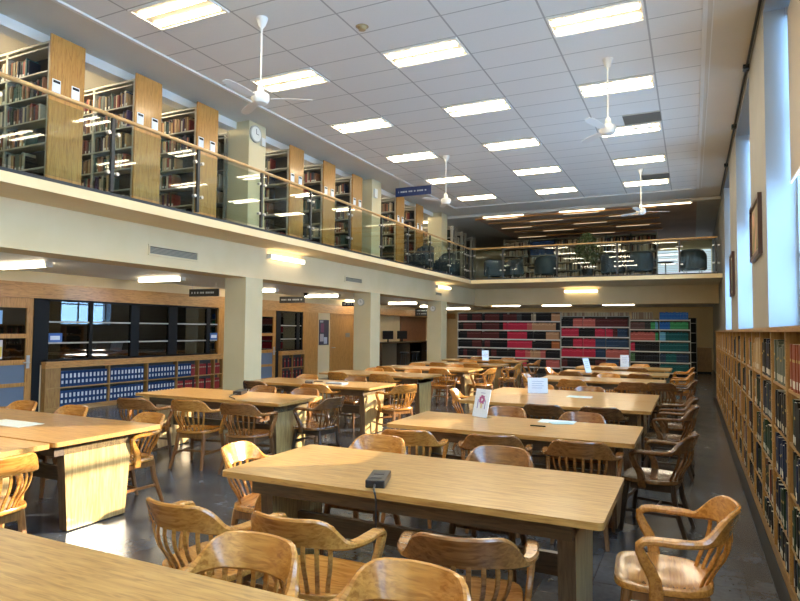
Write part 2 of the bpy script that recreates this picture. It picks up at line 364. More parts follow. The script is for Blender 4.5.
# black glazed screens: frame, transoms, panes
def screen(n, y0, y1, muls, z0, z1, thick):
    b = MB(); x0, x1 = OX-.07, OX+.01
    b.box(x0, x1, y0, y0+thick, z0 if n != 7 else 0, z1).box(x0, x1, y1-.06, y1, z0, z1).box(x0, x1, y0, y1, z1-.04, z1).box(x0, x1, y0, y1, z0, z0+.03)
    for q, w in muls: b.box(x0, x1, q-w/2, q+w/2, z0, z1)
    s_ = struct('window_%d' % n, b, M_BLACK)
    for zz in (1.32, 1.73): MB().box(OX-.04, OX-.01, y0+thick, y1-.06, zz-.015, zz+.015).build('transom', M_SHELFG, s_, False)
    MB().box(OX-.03, OX-.025, y0+thick, y1-.06, z0+.03, z1-.04).build('pane', M_OGLASS, s_, False)
screen(6, 7.55, 12.45, ((8.62, .07), (9.72, .22), (10.82, .26), (12.0, .12)), .97, 2.17, .15)
screen(7, 14.9, 16.2, ((15.95, .15),), .97, 2.17, .14)
struct('door_post', MB().box(OX-.07, OX+.01, 7.40, 7.55, 0, 2.17).box(OX-.07, OX+.01, 14.83, 14.9, 0, 2.17), M_BLACK)
# dim things inside the office
t = thing('office_counter', 'pale counter behind the black-framed office glass', 'counter', (-12.6, 10.4, 0))
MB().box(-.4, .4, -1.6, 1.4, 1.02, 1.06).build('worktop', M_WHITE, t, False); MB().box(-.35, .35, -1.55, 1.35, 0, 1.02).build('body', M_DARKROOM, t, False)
tag(MB().box(-.02, 0, -.16, .16, 0, .24, T=Matrix.Rotation(.3, 4, 'Y')).box(-.02, .24, -.16, .16, 0, .015).build('laptop', M_PAPER, None, False, (-12.5, 10.35, 1.062)), 'open pale laptop on the counter behind the office glass', 'laptop')
for k, (yy, lb) in enumerate(((7.85, 'small blue notice behind the leftmost pane of the black-framed office glazing'), (12.22, 'small blue notice behind the rightmost pane of the long black-framed glazing'))):
    t = thing('notice', lb, 'sign', (OX-.012, yy, 1.42))
    MB().box(-.006, 0, -.15, .15, -.09, .09).build('card', mat('notice_blue', (.05, .14, .42), .5), t, False)
    MB().box(0, .002, -.10, .10, -.04, .04).build('print', M_PAPER, t, False)
t = thing('notice', 'yellow and white flyer taped inside the glazed door at far left', 'poster', (OX-.028, 6.66, 1.22))
MB().box(-.004, 0, -.18, .20, -.17, .17).build('sheet', mat('flyer_white', (.7, .62, .6), .6), t, False)
MB().box(0, .002, -.02, .19, -.13, .05).build('yellow_block', mat('flyer_yellow', (.75, .55, .08), .6), t, False)
for q in (.05, .12): MB().box(0, .002, q-.02, q+.02, .07, .14).build('dark_mark', M_BLACK, t, False)
tag(MB().box(-.004, 0, -.14, .14, -.12, .12).build('notice', mat('notice_sky', (.25, .45, .75), .5), None, False, (OX-.028, 6.70, 1.80)), 'pale blue sheet in the top pane of the glazed door at far left', 'poster')
tag(MB().box(0, .01, -.30, .30, -.42, .42).build('poster', mat('poster_dark', (.05, .045, .075), .4), None, False, (OX+.004, 17.43, 1.52)), 'tall dark poster with pale patches on the cream wall', 'poster')
po = D.objects['poster']
# poster patches as parts
for (a, b, c, d_, cl) in ((-.2, .0, .0, .3, (.20, .06, .12)), (-.24, -.02, -.3, -.05, (.5, .48, .5)), (0, .2, -.38, -.16, (.55, .58, .66)), (-.25, -.05, .33, .4, (.4, .4, .45))):
    MB().box(.01, .012, a, b, c, d_).build('printed_patch', mat('pp%d' % int(cl[0]*100), cl, .5), po, False)

# ============================================================ LIGHTS OF THE ROOM
t0 = None
def troffer(x, y, label):
    global t0
    if t0: return copy_tree(t0, (x, y, ZC), 0, label)
    t = t0 = thing('ceiling_light', label, 'ceiling light', (x, y, ZC), 0, 'fluorescent ceiling lights')
    W_, H_ = TW-.03, TD-.03
    f = MB().box(0, W_, 0, .03, -.02, 0).box(0, W_, H_-.03, H_, -.02, 0).box(0, .03, .03, H_-.03, -.02, 0).box(W_-.03, W_, .03, H_-.03, -.02, 0)
    f.build('frame', M_WHITE, t, False, (.015, .015, 0))
    MB().box(.03, W_-.03, .03, H_-.03, -.006, 0).build('reflector', M_PAN, t, False, (.015, .015, 0))
    for k in (0, 1):
        yc = .17 + k*.26
        p = [(.06, yc-.055), (.06, yc+.055)]
        MB().sweep([(.06, yc, -.018), (W_-.06, yc, -.018)], (.085, .02), (0, 1, 0)).build('tube', M_TUBE, t, True, (.015, .015, 0))
    return t
ORD = {0: 'nearest', 4: 'second', 8: 'third', 12: 'fourth', 16: 'farthest', -4: 'overhead', -8: 'hindmost', -12: 'rear'}
CN = {-2: 'balcony-side', 0: 'middle', 2: 'window-side'}
for c in (-2, 0, 2):
    for r_ in (0, 4, 8, 12, 16, -4, -8, -12):
        if r_ >= 0: lb = '%s light in the %s row of twin-tube ceiling lights, counted toward the far wall' % (ORD[r_], CN[c])
        else: lb = 'twin-tube ceiling light of the %s row %s' % (CN[c], {-4: 'just short of the nearest fan', -8: 'above the camera', -12: 'behind the camera'}[r_])
        tr = troffer(GX+c*TW, GY+r_*TD, lb); tr['group'] = 'fluorescent ceiling lights'
for c, r_, lb in ((2.45, 7, 'dark open panel before the third window-side ceiling light'), (2.45, 15, 'dark open panel before the farthest window-side ceiling light')):
    t = thing('ceiling_vent', lb, 'vent', (GX+c*TW, GY+r_*TD, ZC))
    MB().box(0, .55*TW, .01, TD-.01, -.008, 0).build('grille', mat('vent_grey', (.16, .145, .12), .7), t, False)
    MB().box(0, .55*TW, .0, .02, -.014, 0).box(0, .55*TW, TD-.02, TD, -.014, 0).build('frame', M_SMOOTH, t, False)
t = thing('smoke_detector', 'small round sprinkler cover on the ceiling left of the middle light row', 'detector', (-4.0, 7.1, ZC))
MB().lathe([(.02, -.05), (.05, -.045), (.06, -.01), (.09, 0)], 16).build('cover', mat('brass', (.4, .3, .15), .4), t)
# ceiling fans
f0 = None
def fan(x, y, rz, label):
    global f0
    if f0: return copy_tree(f0, (x, y, ZC), rz, label)
    t = f0 = thing('ceiling_fan', label, 'fan', (x, y, ZC), rz, 'white ceiling fans')
    MB().lathe([(.02, -.14), (.05, -.10), (.075, -.02), (.08, 0)], 16).build('canopy', M_WHITE, t)
    MB().tube([(0, 0, -.1), (0, 0, -.95)], .012, 8).build('downrod', M_WHITE, t)
    MB().lathe([(.03, -1.17), (.09, -1.15), (.12, -1.10), (.115, -1.03), (.05, -1.0), (.04, -.92), (.02, -.9)], 18).build('motor', M_WHITE, t)
    for k in range(3):
        a = k*2*PI/3; T = Matrix.Rotation(a, 4, 'Z') @ Matrix.Translation((0, 0, -1.09)) @ Matrix.Rotation(R(10), 4, 'X')
        b = MB(); ys = [(.14, .03), (.24, .055), (.5, .065), (.62, .055), (.68, .03)]
        vs = [T @ Vector((x_, s*w_, dz)) for x_, w_ in ys for s in (-1, 1) for dz in (0, .006)]
        fs = []
        for i in range(4):
            o = i*4; fs += [(o, o+4, o+6, o+2), (o+1, o+3, o+7, o+5), (o, o+1, o+5, o+4), (o+2, o+6, o+7, o+3)]
        fs += [(0, 2, 3, 1), (16, 17, 19, 18)]
        b.add(vs, fs).build('blade', M_WHITE, t, False)
    return t
fan(-5.1, 6.35, .5, 'white ceiling fan hanging nearest the camera over the left side')
fan(-1.1, 9.5, .2, 'white ceiling fan hanging before the dark ceiling panel on the window side')
fan(-5.2, 13.35, 0, 'white ceiling fan hanging near the navy balcony sign')
fan(-1.12, 16.4, .35, 'white ceiling fan farthest away, before the rear balcony')
# fixtures above the rear balcony
for k, yy in enumerate((21.5, 22.5, 23.6, 24.8, 26.2)):
    t = thing('linear_light', '%s long slim light across the ceiling over the rear balcony' % ('first', 'second', 'third', 'fourth', 'fifth')[k], 'ceiling light', (-4.2, yy, ZC), 0, 'slim lights over the rear balcony')
    MB().box(-3.0+.2*k, 3.2, -.03, .03, -.05, 0).build('housing', M_BAND, t, False)
    for q in range(4):
        if (q+k) % 2 == 0: MB().box(-2.6+q*1.4, -1.4+q*1.4, -.010, .010, -.062, -.05).build('tube', M_DIM, t, False)
# slim lamps under balcony
def strip(name, loc, L, along, label, grp, m_=M_LAMP2):
    t = thing(name, label, 'light', loc, 0 if along == 'x' else PI/2, grp)
    MB().box(-L/2, L/2, -.05, .05, -.02, 0).build('housing', M_WHITE, t, False)
    MB().sweep([(-L/2+.03, 0, -.05), (L/2-.03, 0, -.05)], (.10, .055), (0, 1, 0)).build('diffuser', m_, t)
    for s in (-1, 1): MB().box(s*L/2-.02, s*L/2+.02, -.055, .055, -.085, 0).build('end_cap', M_WHITE, t, False)
for (x, y, w_) in ((-9.85, 6.35, 'at the left edge above the glazed door'), (-9.9, 9.25, 'above the long black-framed glazing'), (-10.3, 12.9, 'beyond the nearest column'), (-10.05, 15.6, 'before the poster wall'), (-10.9+.1, 18.9, 'before the solid oak door'), (-9.8, 20.8, 'above the computer counter'), (-9.8, 23.8, 'before the dark red wall panel'), (-9.8, 26.8, 'left of the bound volumes')):
    strip('tube_light', (x, y, ZB+.03), 1.2, 'x', 'tube light under the balcony ceiling ' + w_, 'tube lights under the side balcony')
def wall_strip(x, y, z, ax, label):
    t = thing('wall_light', label, 'wall light', (x, y, z), 0 if ax == 'y' else -PI/2, 'tube lights on the balcony beam')
    MB().box(0, .03, -.62, .62, -.04, .04).build('bracket', M_WHITE, t, False)
    MB().sweep([(.06, -.60, 0), (.06, .60, 0)], (.075, .085), (1, 0, 0)).build('diffuser', M_LAMP, t)
    for s in (-1, 1): MB().box(0, .105, s*.61-.015, s*.61+.015, -.048, .048).build('end_cap', M_WHITE, t, False)
wall_strip(BX, 10.7, 3.12, 'y', 'lit tube lamp on the balcony beam beside the nearest column')
wall_strip(BX, 19.85, 3.12, 'y', 'lit tube lamp on the side balcony beam near its far corner')
wall_strip(-3.7, BY, 3.12, 'x', 'lit tube lamp on the rear balcony beam above the bound volumes')
def grille(y0, y1, z0, z1, label):
    t = thing('air_grille', label, 'vent', (BX, (y0+y1)/2, (z0+z1)/2)); h = (y1-y0)/2; v = (z1-z0)/2
    MB().box(0, .02, -h, h, v-.03, v).box(0, .02, -h, h, -v, -v+.03).box(0, .02, -h, -h+.03, -v+.03, v-.03).box(0, .02, h-.03, h, -v+.03, v-.03).build('frame', M_CREAM, t, False)
    MB().box(0, .004, -h+.03, h-.03, -v+.03, v-.03).build('duct', mat('grille_dark', (.16, .13, .09), .7), t, False)
    b = MB(); n = int((2*v-.06)/.022)
    for k in range(n): b.box(.004, .014, -h+.03, h-.03, -v+.033+k*.022, -v+.042+k*.022)
    b.build('louvres', mat('grille_tan', (.42, .37, .27), .5), t, False)
grille(7.05, 8.15, 2.80, 2.98, 'long air grille in the balcony beam left of the nearest column')
grille(13.2, 14.1, 2.82, 2.98, 'small air grille in the balcony beam before the middle column')
grille(19.2, 19.8, 2.80, 2.94, 'tiny air grille in the balcony beam beside the farthest column')
for k, yy in enumerate((4.9, 6.3, 7.68, 10.35, 11.78, 13.15, 15.65, 17.2, 19.2)):  # tubes added to brighten the dark stacks; one such lamp is visible
    strip('stack_fill_light', (-9.9, yy, ZC), 2.4, 'x', 'added fill tube over the aisle between balcony book stacks, %s from the left' % numw[k], 'added fill tubes between the balcony stacks', M_TUBE)
for k, (xx, yy) in enumerate(((-10, 21.2), (-10, 22.7), (-6.0, 21.0), (-3.3, 21.0), (-.7, 21.0))):  # added to brighten the rear; three follow the bright ceiling edge
    strip('stack_fill_light', (xx, yy, ZC), 2.4 if k < 2 else 1.5, 'x', 'fill tube light before the rear balcony book stacks, %s from the left' % numw[k], 'fill tube lights over the rear stacks', M_LAMP)
# hanging signs
def sign(x, y, z, w, h, mt, label, drop, strokes=1):
    t = thing('hanging_sign', label, 'sign', (x, y, z))
    MB().box(-w/2, w/2, -.015, .015, -h/2, h/2).build('board', mt, t, False)
    rs = random.Random(int(x*100+y)); b = MB()
    for q in range(strokes):
        zz = 0 if strokes == 1 else h*.2*(1-2*q)
        px = -w*.42
        while px < w*.36:
            l_ = rs.uniform(.02, .05)*(1 if h < .3 else 1.3)
            b.box(px, px+l_, -.018, -.015, zz-.02, zz+.02); px += l_ + rs.choice((.012, .012, .05))
    b.build('lettering', M_SIGNTXT, t, False)
    for s in (-1, 1): MB().tube([(s*w*.4, 0, h/2), (s*w*.4, 0, h/2+drop)], .005, 6).build('hanger', M_STEEL, t)
sign(-6.75, 14.9, 5.38, 1.05, .24, M_SIGNBLUE, 'narrow navy sign hanging from the ceiling before the side balcony', ZC-5.38-.12)
sign(-10.15, 10.76, 2.45, .88, .17, M_SIGNBLK, 'black sign hanging above the long black-framed glazing', ZB+.03-2.535)
sign(-10.12, 14.16, 2.45, .84, .18, M_SIGNBLK, 'black sign hanging right of the nearest column', ZB+.03-2.54)
sign(-10.17, 17.55, 2.47, .68, .15, M_SIGNBLK, 'black sign hanging left of the middle column above the oak door', ZB+.03-2.54)
sign(-10.4, 24.4, 2.40, 1.0, .34, M_SIGNBLK, 'black two-line sign hanging before the dark red wall panel', ZB+.03-2.57, 2)
# clocks, discs and small boxes on columns
def clock(x, y, z, rz, label, r_=.15):
    t = thing('wall_clock', label, 'clock', (x, y, z), rz)
    T = Matrix.Rotation(PI/2, 4, 'X')
    def disc(r1, y0, y1): 
        b = MB(); b.lathe([(r1, y0), (r1, y1)], 24); b.v = [tuple(T @ Vector(v)) for v in b.v]; return b
    disc(r_, 0, .04).build('case', M_SHELFG, t); disc(r_*.86, .04, .044).build('face', M_WHITE, t)
    MB().box(-.004, .004, -.048, -.044, 0, r_*.6).build('hand', M_BLACK, t, False); MB().box(0, r_*.45, -.048, -.044, -.004, .004).build('hand', M_BLACK, t, False)
clock(BX, 9.62, 5.52, PI/2, 'round white clock high on the nearest balcony column', .17)
clock(BX-.30, 14.6, 2.38, 0, 'round pale clock on the middle column below the balcony', .10)
clock(BX-.30, 19.75, 2.38, 0, 'round pale clock on the farthest column below the balcony', .10)
tag(MB().box(0, .06, -.08, .08, -.12, .12).build('speaker_box', M_WHITE, None, False, (BX, 14.75, 5.38)), 'small white box high on the middle balcony column', 'box')
tag(MB().box(0, .05, -.06, .06, -.08, .08).build('speaker_box', M_WHITE, None, False, (BX, 9.85, 5.42)), 'small white box right of the clock on the nearest balcony column', 'box')

# ============================================================ BALUSTRADES
def railing(label, pts_a, axis, length, posts, loc):
    # local x runs along the rail
    t = thing('glass_balustrade', label, 'railing', loc, PI/2 if axis == 'y' else 0)
    MB().tube([(0, 0, 1.10), (length, 0, 1.10)], .028, 12).build('handrail', M_RAILW2, t)
    MB().box(0, length, -.035, .035, 0, .045).build('base_rail', M_DKST, t, False)
    for a in posts:
        p = MB().box(a-.025, a+.025, -.02, .02, .07, 1.07).build('post', M_DKST, t, False)
        for z in (.32, .86):
            for s in (-1, 1):
                b = MB().tube([(a+s*.075, -.035, z), (a+s*.075, .02, z)], .026, 10); b.box(a+min(0, s*.075), a+max(0, s*.075), -.006, .006, z-.01, z+.01)
                b.build('glass_clamp', M_STEEL, p)
    ps = list(posts)
    for a, b in zip(ps[:-1], ps[1:]):
        MB().box(a+.04, b-.04, -.006, .006, .09, 1.02).build('glass_panel', M_GLASS, t, False)
M_RAILW2 = wood('handrail_oak_x', (.50, .30, .11), (.60, .38, .16), 'x', .3, 3)
railing('glass balustrade with wooden handrail along the side balcony', None, 'y', 24.9, [.1+.545+1.59*k for k in range(0, 16)]+[24.85], (SX-.05, -4.5, ZF))
railing('glass balustrade with wooden handrail along the rear balcony', None, 'x', 7.75, [.05, 1.15, 3.0, 4.9, 6.7, 7.7], (SX-.02, SY+.05, ZF))

# ============================================================ BOOK COLOURS AND BOOKS
MUTED = [(.10, .03, .025), (.05, .07, .05), (.03, .04, .07), (.25, .20, .12), (.45, .38, .26), (.16, .09, .05), (.06, .06, .06), (.22, .05, .04), (.05, .10, .09), (.55, .50, .40), (.30, .14, .08), (.02, .02, .025), (.14, .15, .12), (.40, .25, .12), (.08, .05, .09)]
DARK = [(.015, .015, .02), (.02, .03, .025), (.02, .025, .05), (.05, .015, .015), (.03, .03, .035), (.015, .03, .03)]
BOOKS = MB()     # every book that is not an individual, one "stuff" object
def stuff_row(mb, ax, x, p0, p1, z, hmax, depth, pal, face, rs, fill=.96, wr=(.022, .05), labels=.3):
    """row of upright books. ax: axis they run along; x: fixed coordinate of their spines; face: +1/-1 spine direction"""
    p = p0; end = p0 + (p1-p0)*fill
    while p < end:
        w = rs.uniform(*wr); h = hmax*rs.uniform(.68, .93); c = rs.choice(pal); k = rs.uniform(.8, 1.25); c = tuple(min(1, q*k) for q in c)
        if p + w > end: break
        sp = x - face*rs.uniform(.0, .03 if ax == 'x' else .012); bk = sp - face*depth; a, b = min(sp, bk), max(sp, bk)
        if ax == 'x': mb.box(p, p+w-.002, a, b, z, z+h, 0, c)
        else: mb.box(a, b, p, p+w-.002, z, z+h, 0, c)
        if rs.random() < labels:
            a, b = (sp, sp+face*.002) if face > 0 else (sp-.002, sp)
            lc = (.62, .60, .52); zl = z+h*.08
            if ax == 'x': mb.box(p+.003, p+w-.005, a, b, zl, zl+.04, 0, lc)
            else: mb.box(a, b, p+.003, p+w-.005, zl, zl+.04, 0, lc)
        p += w

# ---- bookcases below the windows (units .8 m wide)
CX, CD = .54, .295
Y0C, UW, NU = 2.96, .8, 18
SHZ = (.10, .33, .65, .96, 1.29)     # shelf tops
SHZ = (.10, .42, .74, 1.06, 1.37)
SHZ = (.09, .335, .655, .97, 1.30)
bc0 = None
for k in range(NU):
    y = Y0C + k*UW
    lb = '%s oak bookcase below the windows, counted from the camera' % numw[max(0, k-1)] if k else 'oak bookcase below the windows beside the camera'
    if bc0: copy_tree(bc0, (CX, y, 0), 0, lb)
    else:
        t = bc0 = thing('bookcase', lb, 'bookcase', (CX, y, 0), 0, 'oak bookcases below the windows')
        for yy in (0, UW-.022): MB().box(0, CD, yy+.001, yy+.021, .05, 1.655).build('side_panel', M_CASE, t, False)
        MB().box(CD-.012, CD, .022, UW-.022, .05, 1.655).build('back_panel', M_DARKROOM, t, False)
        MB().box(-.004, .02, 0, UW-.001, .0, .09).build('plinth', M_CASEY, t, False)
        for z in SHZ: MB().box(0.002, CD-.013, .022, UW-.022, z-.02, z).build('shelf', M_CASEY, t, False)
        MB().box(-.008, 0, -.02, .02, .09, 1.655).build('face_strip', M_CASEY, t, False)
tag(MB().box(CX-.03, XE-.004, Y0C, Y0C+NU*UW+.01, 1.657, 1.69).build('countertop', M_CASEY, None, False), 'long oak top running over all the low bookcases below the windows', 'worktop')
struct('baseboard_right', MB().box(CX-.075, CX-.010, Y0C, Y0C+NU*UW, 0, .012), M_BLACK)
# individual books: 300 in the nearest bookcases
variants = []
def book_mesh(w, h, d, c, lab):
    b = MB().box(0, d, 0, w, 0, h, 0, c); e = .002
    b.box(.004, d-.003, .003, w-.003, h-.001, h+.0005, 0, (.6, .56, .45))
    if lab: b.box(-.001, 0, .003, w-.003, h*.07, h*.07+.045, 0, (.66, .64, .56))
    if lab == 2: b.box(-.001, 0, .001, w-.001, h*.62, h*.68, 0, (.45, .33, .12))
    return b.mesh('book', M_COVER, False)
CNAM = {0: 'black', 1: 'dark green', 2: 'navy', 3: 'dark red', 4: 'charcoal', 5: 'tan', 6: 'brick red', 7: 'brown', 8: 'grey green'}
CRGB = {0: (.015, .015, .018), 1: (.02, .045, .03), 2: (.02, .03, .07), 3: (.12, .02, .02), 4: (.04, .042, .048), 5: (.42, .30, .17), 6: (.26, .07, .04), 7: (.15, .08, .045), 8: (.12, .14, .12)}
rs = random.Random(11); vm = {}
ROWN = ('bottom', 'fourth', 'third', 'second', 'top')
nb = 0; target_bays = range(1, 5)
for k in range(NU):
    for r_ in (4, 3, 2, 1, 0):
        z = SHZ[r_]; hm = (SHZ[r_+1] if r_ < 4 else 1.655)-.02-z
        ya, yb = Y0C+k*UW+.03, Y0C+(k+1)*UW-.03
        if k in (1, 2, 3, 4) and nb < 300:
            p = ya; idx = 0; mode = rs.choice(('dark', 'dark', 'dark', 'mix', 'set')) if not (k == 1 and r_ == 4) else 'red'
            lim = yb - rs.choice((.0, .0, .0, .08))
            setc = rs.choice((0, 1, 2, 5, 8))
            while nb < 300:
                ci = {'dark': rs.choice((0, 0, 4, 1, 2)), 'mix': rs.choice((0, 3, 5, 7, 8, 2, 1)), 'set': setc, 'red': 6}[mode]
                w = rs.choice((.034, .042, .05)) if mode != 'red' else .05; h = round(hm*rs.choice((.74, .80, .86, .9)), 3) if mode != 'red' else round(hm*.84, 3)
                if p + w > lim: break
                lab = rs.choice((0, 1, 1, 2)) if mode != 'red' else 2
                key = (ci, w, h, lab)
                if key not in vm: vm[key] = book_mesh(w-.003, h, .17, CRGB[ci], lab)
                o = D.objects.new('book', vm[key]); COL.objects.link(o); o.location = (CX+.002+rs.choice((0, .003, .006, .012)), p, z)
                idx += 1; nb += 1
                pos = numw[idx-1] if idx <= 20 else str(idx)
                tag(o, '%s book, %s from near end, %s shelf, %s oak bookcase from the camera' % (CNAM[ci], pos, ROWN[r_], numw[k-1]), 'book', 'books in the bookcases below the windows')
                p += w
        else:
            pal = rs.choice((DARK, DARK, DARK+MUTED, MUTED))
            stuff_row(BOOKS, 'y', CX+.003, ya, yb, z, hm, .17, pal, -1, rs, rs.choice((.96, .9, .7)), labels=.5)

# ---- stacks on the side balcony: rows run away from the handrail, an oak end panel faces the aisle
MEZZ_Z = ZF+.016
def stack(y, label, panel=True, x1=-7.86, x0=-12.6, depth=.46, cards=True, metal=M_SHELFM):
    t = thing('book_stack', label, 'bookshelf', (0, y, MEZZ_Z)); H = 2.16
    if panel: MB().box(x1-.03, x1, -.26, .26, 0, 2.24).build('end_panel', M_PANELEND, t, False)
    else: MB().box(x1-.03, x1, -.23, -.18, 0, 2.2).box(x1-.03, x1, .18, .23, 0, 2.2).box(x1-.025, x1-.015, -.18, .18, .3, .33).build('end_frame', metal, t, False)
    for i in range(6):
        xx = x1-.06-(i*.93)
        if xx < x0: break
        MB().box(xx-.04, xx, -.23, .23, 0, H).build('upright', metal, t, False)
    for i in range(7):
        z = .08+i*.335
        if z > H: break
        MB().box(x0, x1-.03, -.23, .23, z-.02, z).build('shelf', metal, t, False)
    MB().box(x0, x1-.03, -.24, .24, H-.03, H).build('top', metal, t, False)
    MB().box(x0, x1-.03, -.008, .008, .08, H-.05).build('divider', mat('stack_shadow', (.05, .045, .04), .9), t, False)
    if panel and cards:
        for s in (-.17, .12):
            c = MB().box(x1, x1+.012, s-.06, s+.06, 1.38, 1.62).build('card_holder', M_PAPER, t, False)
            MB().box(x1+.012, x1+.014, s-.05, s+.05, 1.57, 1.605).build('card_heading', M_BLACK, c, False)
    rs2 = random.Random(int(y*10))
    for i in range(6):
        z = MEZZ_Z+.08+i*.335
        a = x0+.02
        stuff_row(BOOKS, 'x', y-.215, a, x1-.09, z, .30, .17, MUTED, -1, rs2, rs2.choice((.97, .97, .9)), labels=.35)
        if i in (3, 4, 5): stuff_row(BOOKS, 'x', y+.215, x1-2.0, x1-.09, z, .30, .17, MUTED, 1, rs2, .97, labels=0)
names = ['at the left edge of the side balcony', 'on the side balcony, second to show from the left', 'on the side balcony, just before the nearest column']
rows = [(4.2, 'oak-ended book stack left of the frame edge on the side balcony'), (5.58, 'book stack with large oak end panel nearest the left edge of the balcony'), (7.0, 'second oak-ended book stack from the left on the balcony'),
        (8.33, 'oak-ended book stack just left of the balcony column with the clock'), (11.1, 'oak-ended book stack just right of the balcony column with the clock'),
        (12.45, 'oak-ended book stack midway between the two nearer balcony columns'), (13.82, 'oak-ended book stack just left of the middle balcony column'),
        (16.45, 'oak-ended book stack just right of the middle balcony column'), (17.9, 'oak-ended book stack just left of the farthest balcony column')]
for y, lb in rows: stack(y, lb)
stack(9.71, 'book stack hidden behind the balcony column with the clock', False, x1=BX-.56)
stack(14.87, 'book stack behind the middle balcony column', False, x1=BX-.56)
stack(21.9, 'metal-ended book stack at the corner of the two balconies', False, x1=-8.15, x0=-12)
stack(23.4, 'metal-ended book stack behind the corner stack', False, x1=-8.3, x0=-12)
stack(24.9, 'metal-ended book stack third back from the balcony corner', False, x1=-8.4, x0=-12)
# rear balcony stacks facing the room
def rear_stack(x0, x1, y, label, top=2.15, seed=3, blue=False):
    t = thing('book_stack', label, 'bookshelf', ((x0+x1)/2, y, MEZZ_Z)); h = (x1-x0)/2
    for s in (-1, 1): MB().box(s*h-.02, s*h+.02, -.2, .25, 0, top).build('upright', M_SHELFG, t, False)
    for i in range(7):
        z = .08+i*.335
        MB().box(-h+.02, h-.02, -.2, .25, z-.025, z).build('shelf', M_SHELFM, t, False)
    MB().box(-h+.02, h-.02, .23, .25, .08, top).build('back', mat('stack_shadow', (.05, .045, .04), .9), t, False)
    rs2 = random.Random(seed)
    PALE = [(.55, .50, .40), (.5, .42, .3), (.6, .56, .48), (.1, .05, .04), (.08, .09, .1), (.45, .38, .26), (.3, .25, .2)]
    BL = [(.03, .08, .25), (.04, .1, .3)]
    for i in range(6): stuff_row(BOOKS, 'x', y-.18, x0+.03, x1-.03, MEZZ_Z+.08+i*.335, .30, .2, BL if blue and i in (4, 5) else PALE if i < 5 or x1 < -3 else DARK+MUTED, -1, rs2, .97, (.03, .06), .2)
xs = [-7.3, -6.2, -5.1, -4.1, -3.1, -2.15, -1.2]
for i in range(6):
    rear_stack(xs[i], xs[i+1], 25.9, 'book stack on the rear balcony, ' + ('leftmost of the row', 'second from the left, with a navy set', 'behind the gap between the blue armchairs', 'behind the potted tree', 'right of the potted tree', 'rightmost of the row')[i], seed=i+20, blue=(i == 1))
tag(BOOKS.build('books', M_COVER, None, False), 'rows of mixed old books filling the balcony stacks and the far bookcases', 'books', None, 'stuff')

# ---- bound volumes below the rear balcony
VOL = MB(); NV = 0
C_ = {'m': (.11, .028, .03), 'k': (.014, .014, .018), 'r': (.62, .035, .08), 't': (.58, .32, .18), 's': (.60, .15, .13), 'w': (.50, .44, .32), 'g': (.06, .06, .065), 'n': (.035, .07, .14), 'b': (.035, .19, .75), 'e': (.07, .42, .18), 'c': (.18, .52, .8), 'd': (.018, .14, .17), 'v': (.10, .20, .09), 'o': (.45, .14, .05), 'p': (.16, .09, .09)}
CV = {'m': 'maroon', 'k': 'black', 'r': 'bright red', 't': 'tan', 's': 'salmon red', 'w': 'cream', 'g': 'grey', 'n': 'navy', 'b': 'bright blue', 'e': 'green', 'c': 'light blue', 'd': 'dark teal', 'v': 'olive', 'o': 'orange', 'p': 'brown'}
YR = 24.2
blocks = [
 ('left block', -8.85, -4.62, 4, 2.38, [(2.03, .31, 'mmkmmkmmmkmmmgkkwkkktt'), (1.67, .31, 'kmmmkmmmmkrrrrrstttttk'), (1.31, .31, 'kkmmmmmmmkkrrrrkkkkttt'), (.95, .31, 'kkkmmkmkkkkrrrrrkkkkoo'), (.58, .31, 'kmkkmkkmkkkkrrsttskkk'), (.22, .31, 'kmkkmkkgkkkkmrrkkkksss')]),
 ('middle block', -4.60, -2.10, 3, 2.22, [(1.82, .33, 'kkssssmmmmmm'), (1.44, .33, 'rrrkkkrrrmnn'), (1.05, .33, 'kkrrrrnnnnnn'), (.66, .33, 'rrrrrrnnssss'), (.27, .33, 'mkkkkkmmnnmm')]),
 ('right block', -2.08, -.05, 2, 2.12, [(2.09, .30, '......bbbbbb'), (1.74, .29, 'pppgecbbeeee'), (1.33, .33, 'sssssecddddd'), (.94, .33, 'rkkkkkdddddd'), (.55, .33, 'vkkkkknddnnn'), (.17, .33, 'kkkkkkdddddd')]),
]
vm2 = {}
def vol_mesh(w, h, c):
    b = MB().box(0, w, 0, .2, 0, h, 0, c)
    b.box(.003, w-.003, -.002, 0, h*.72, h*.78, 0, tuple(min(1, q*2.2+.06) for q in c)); b.box(.003, w-.003, -.002, 0, h*.2, h*.24, 0, tuple(min(1, q*2.2+.06) for q in c))
    return b.mesh('bound_volume', M_COVER, False)
rs = random.Random(5)
cand = []
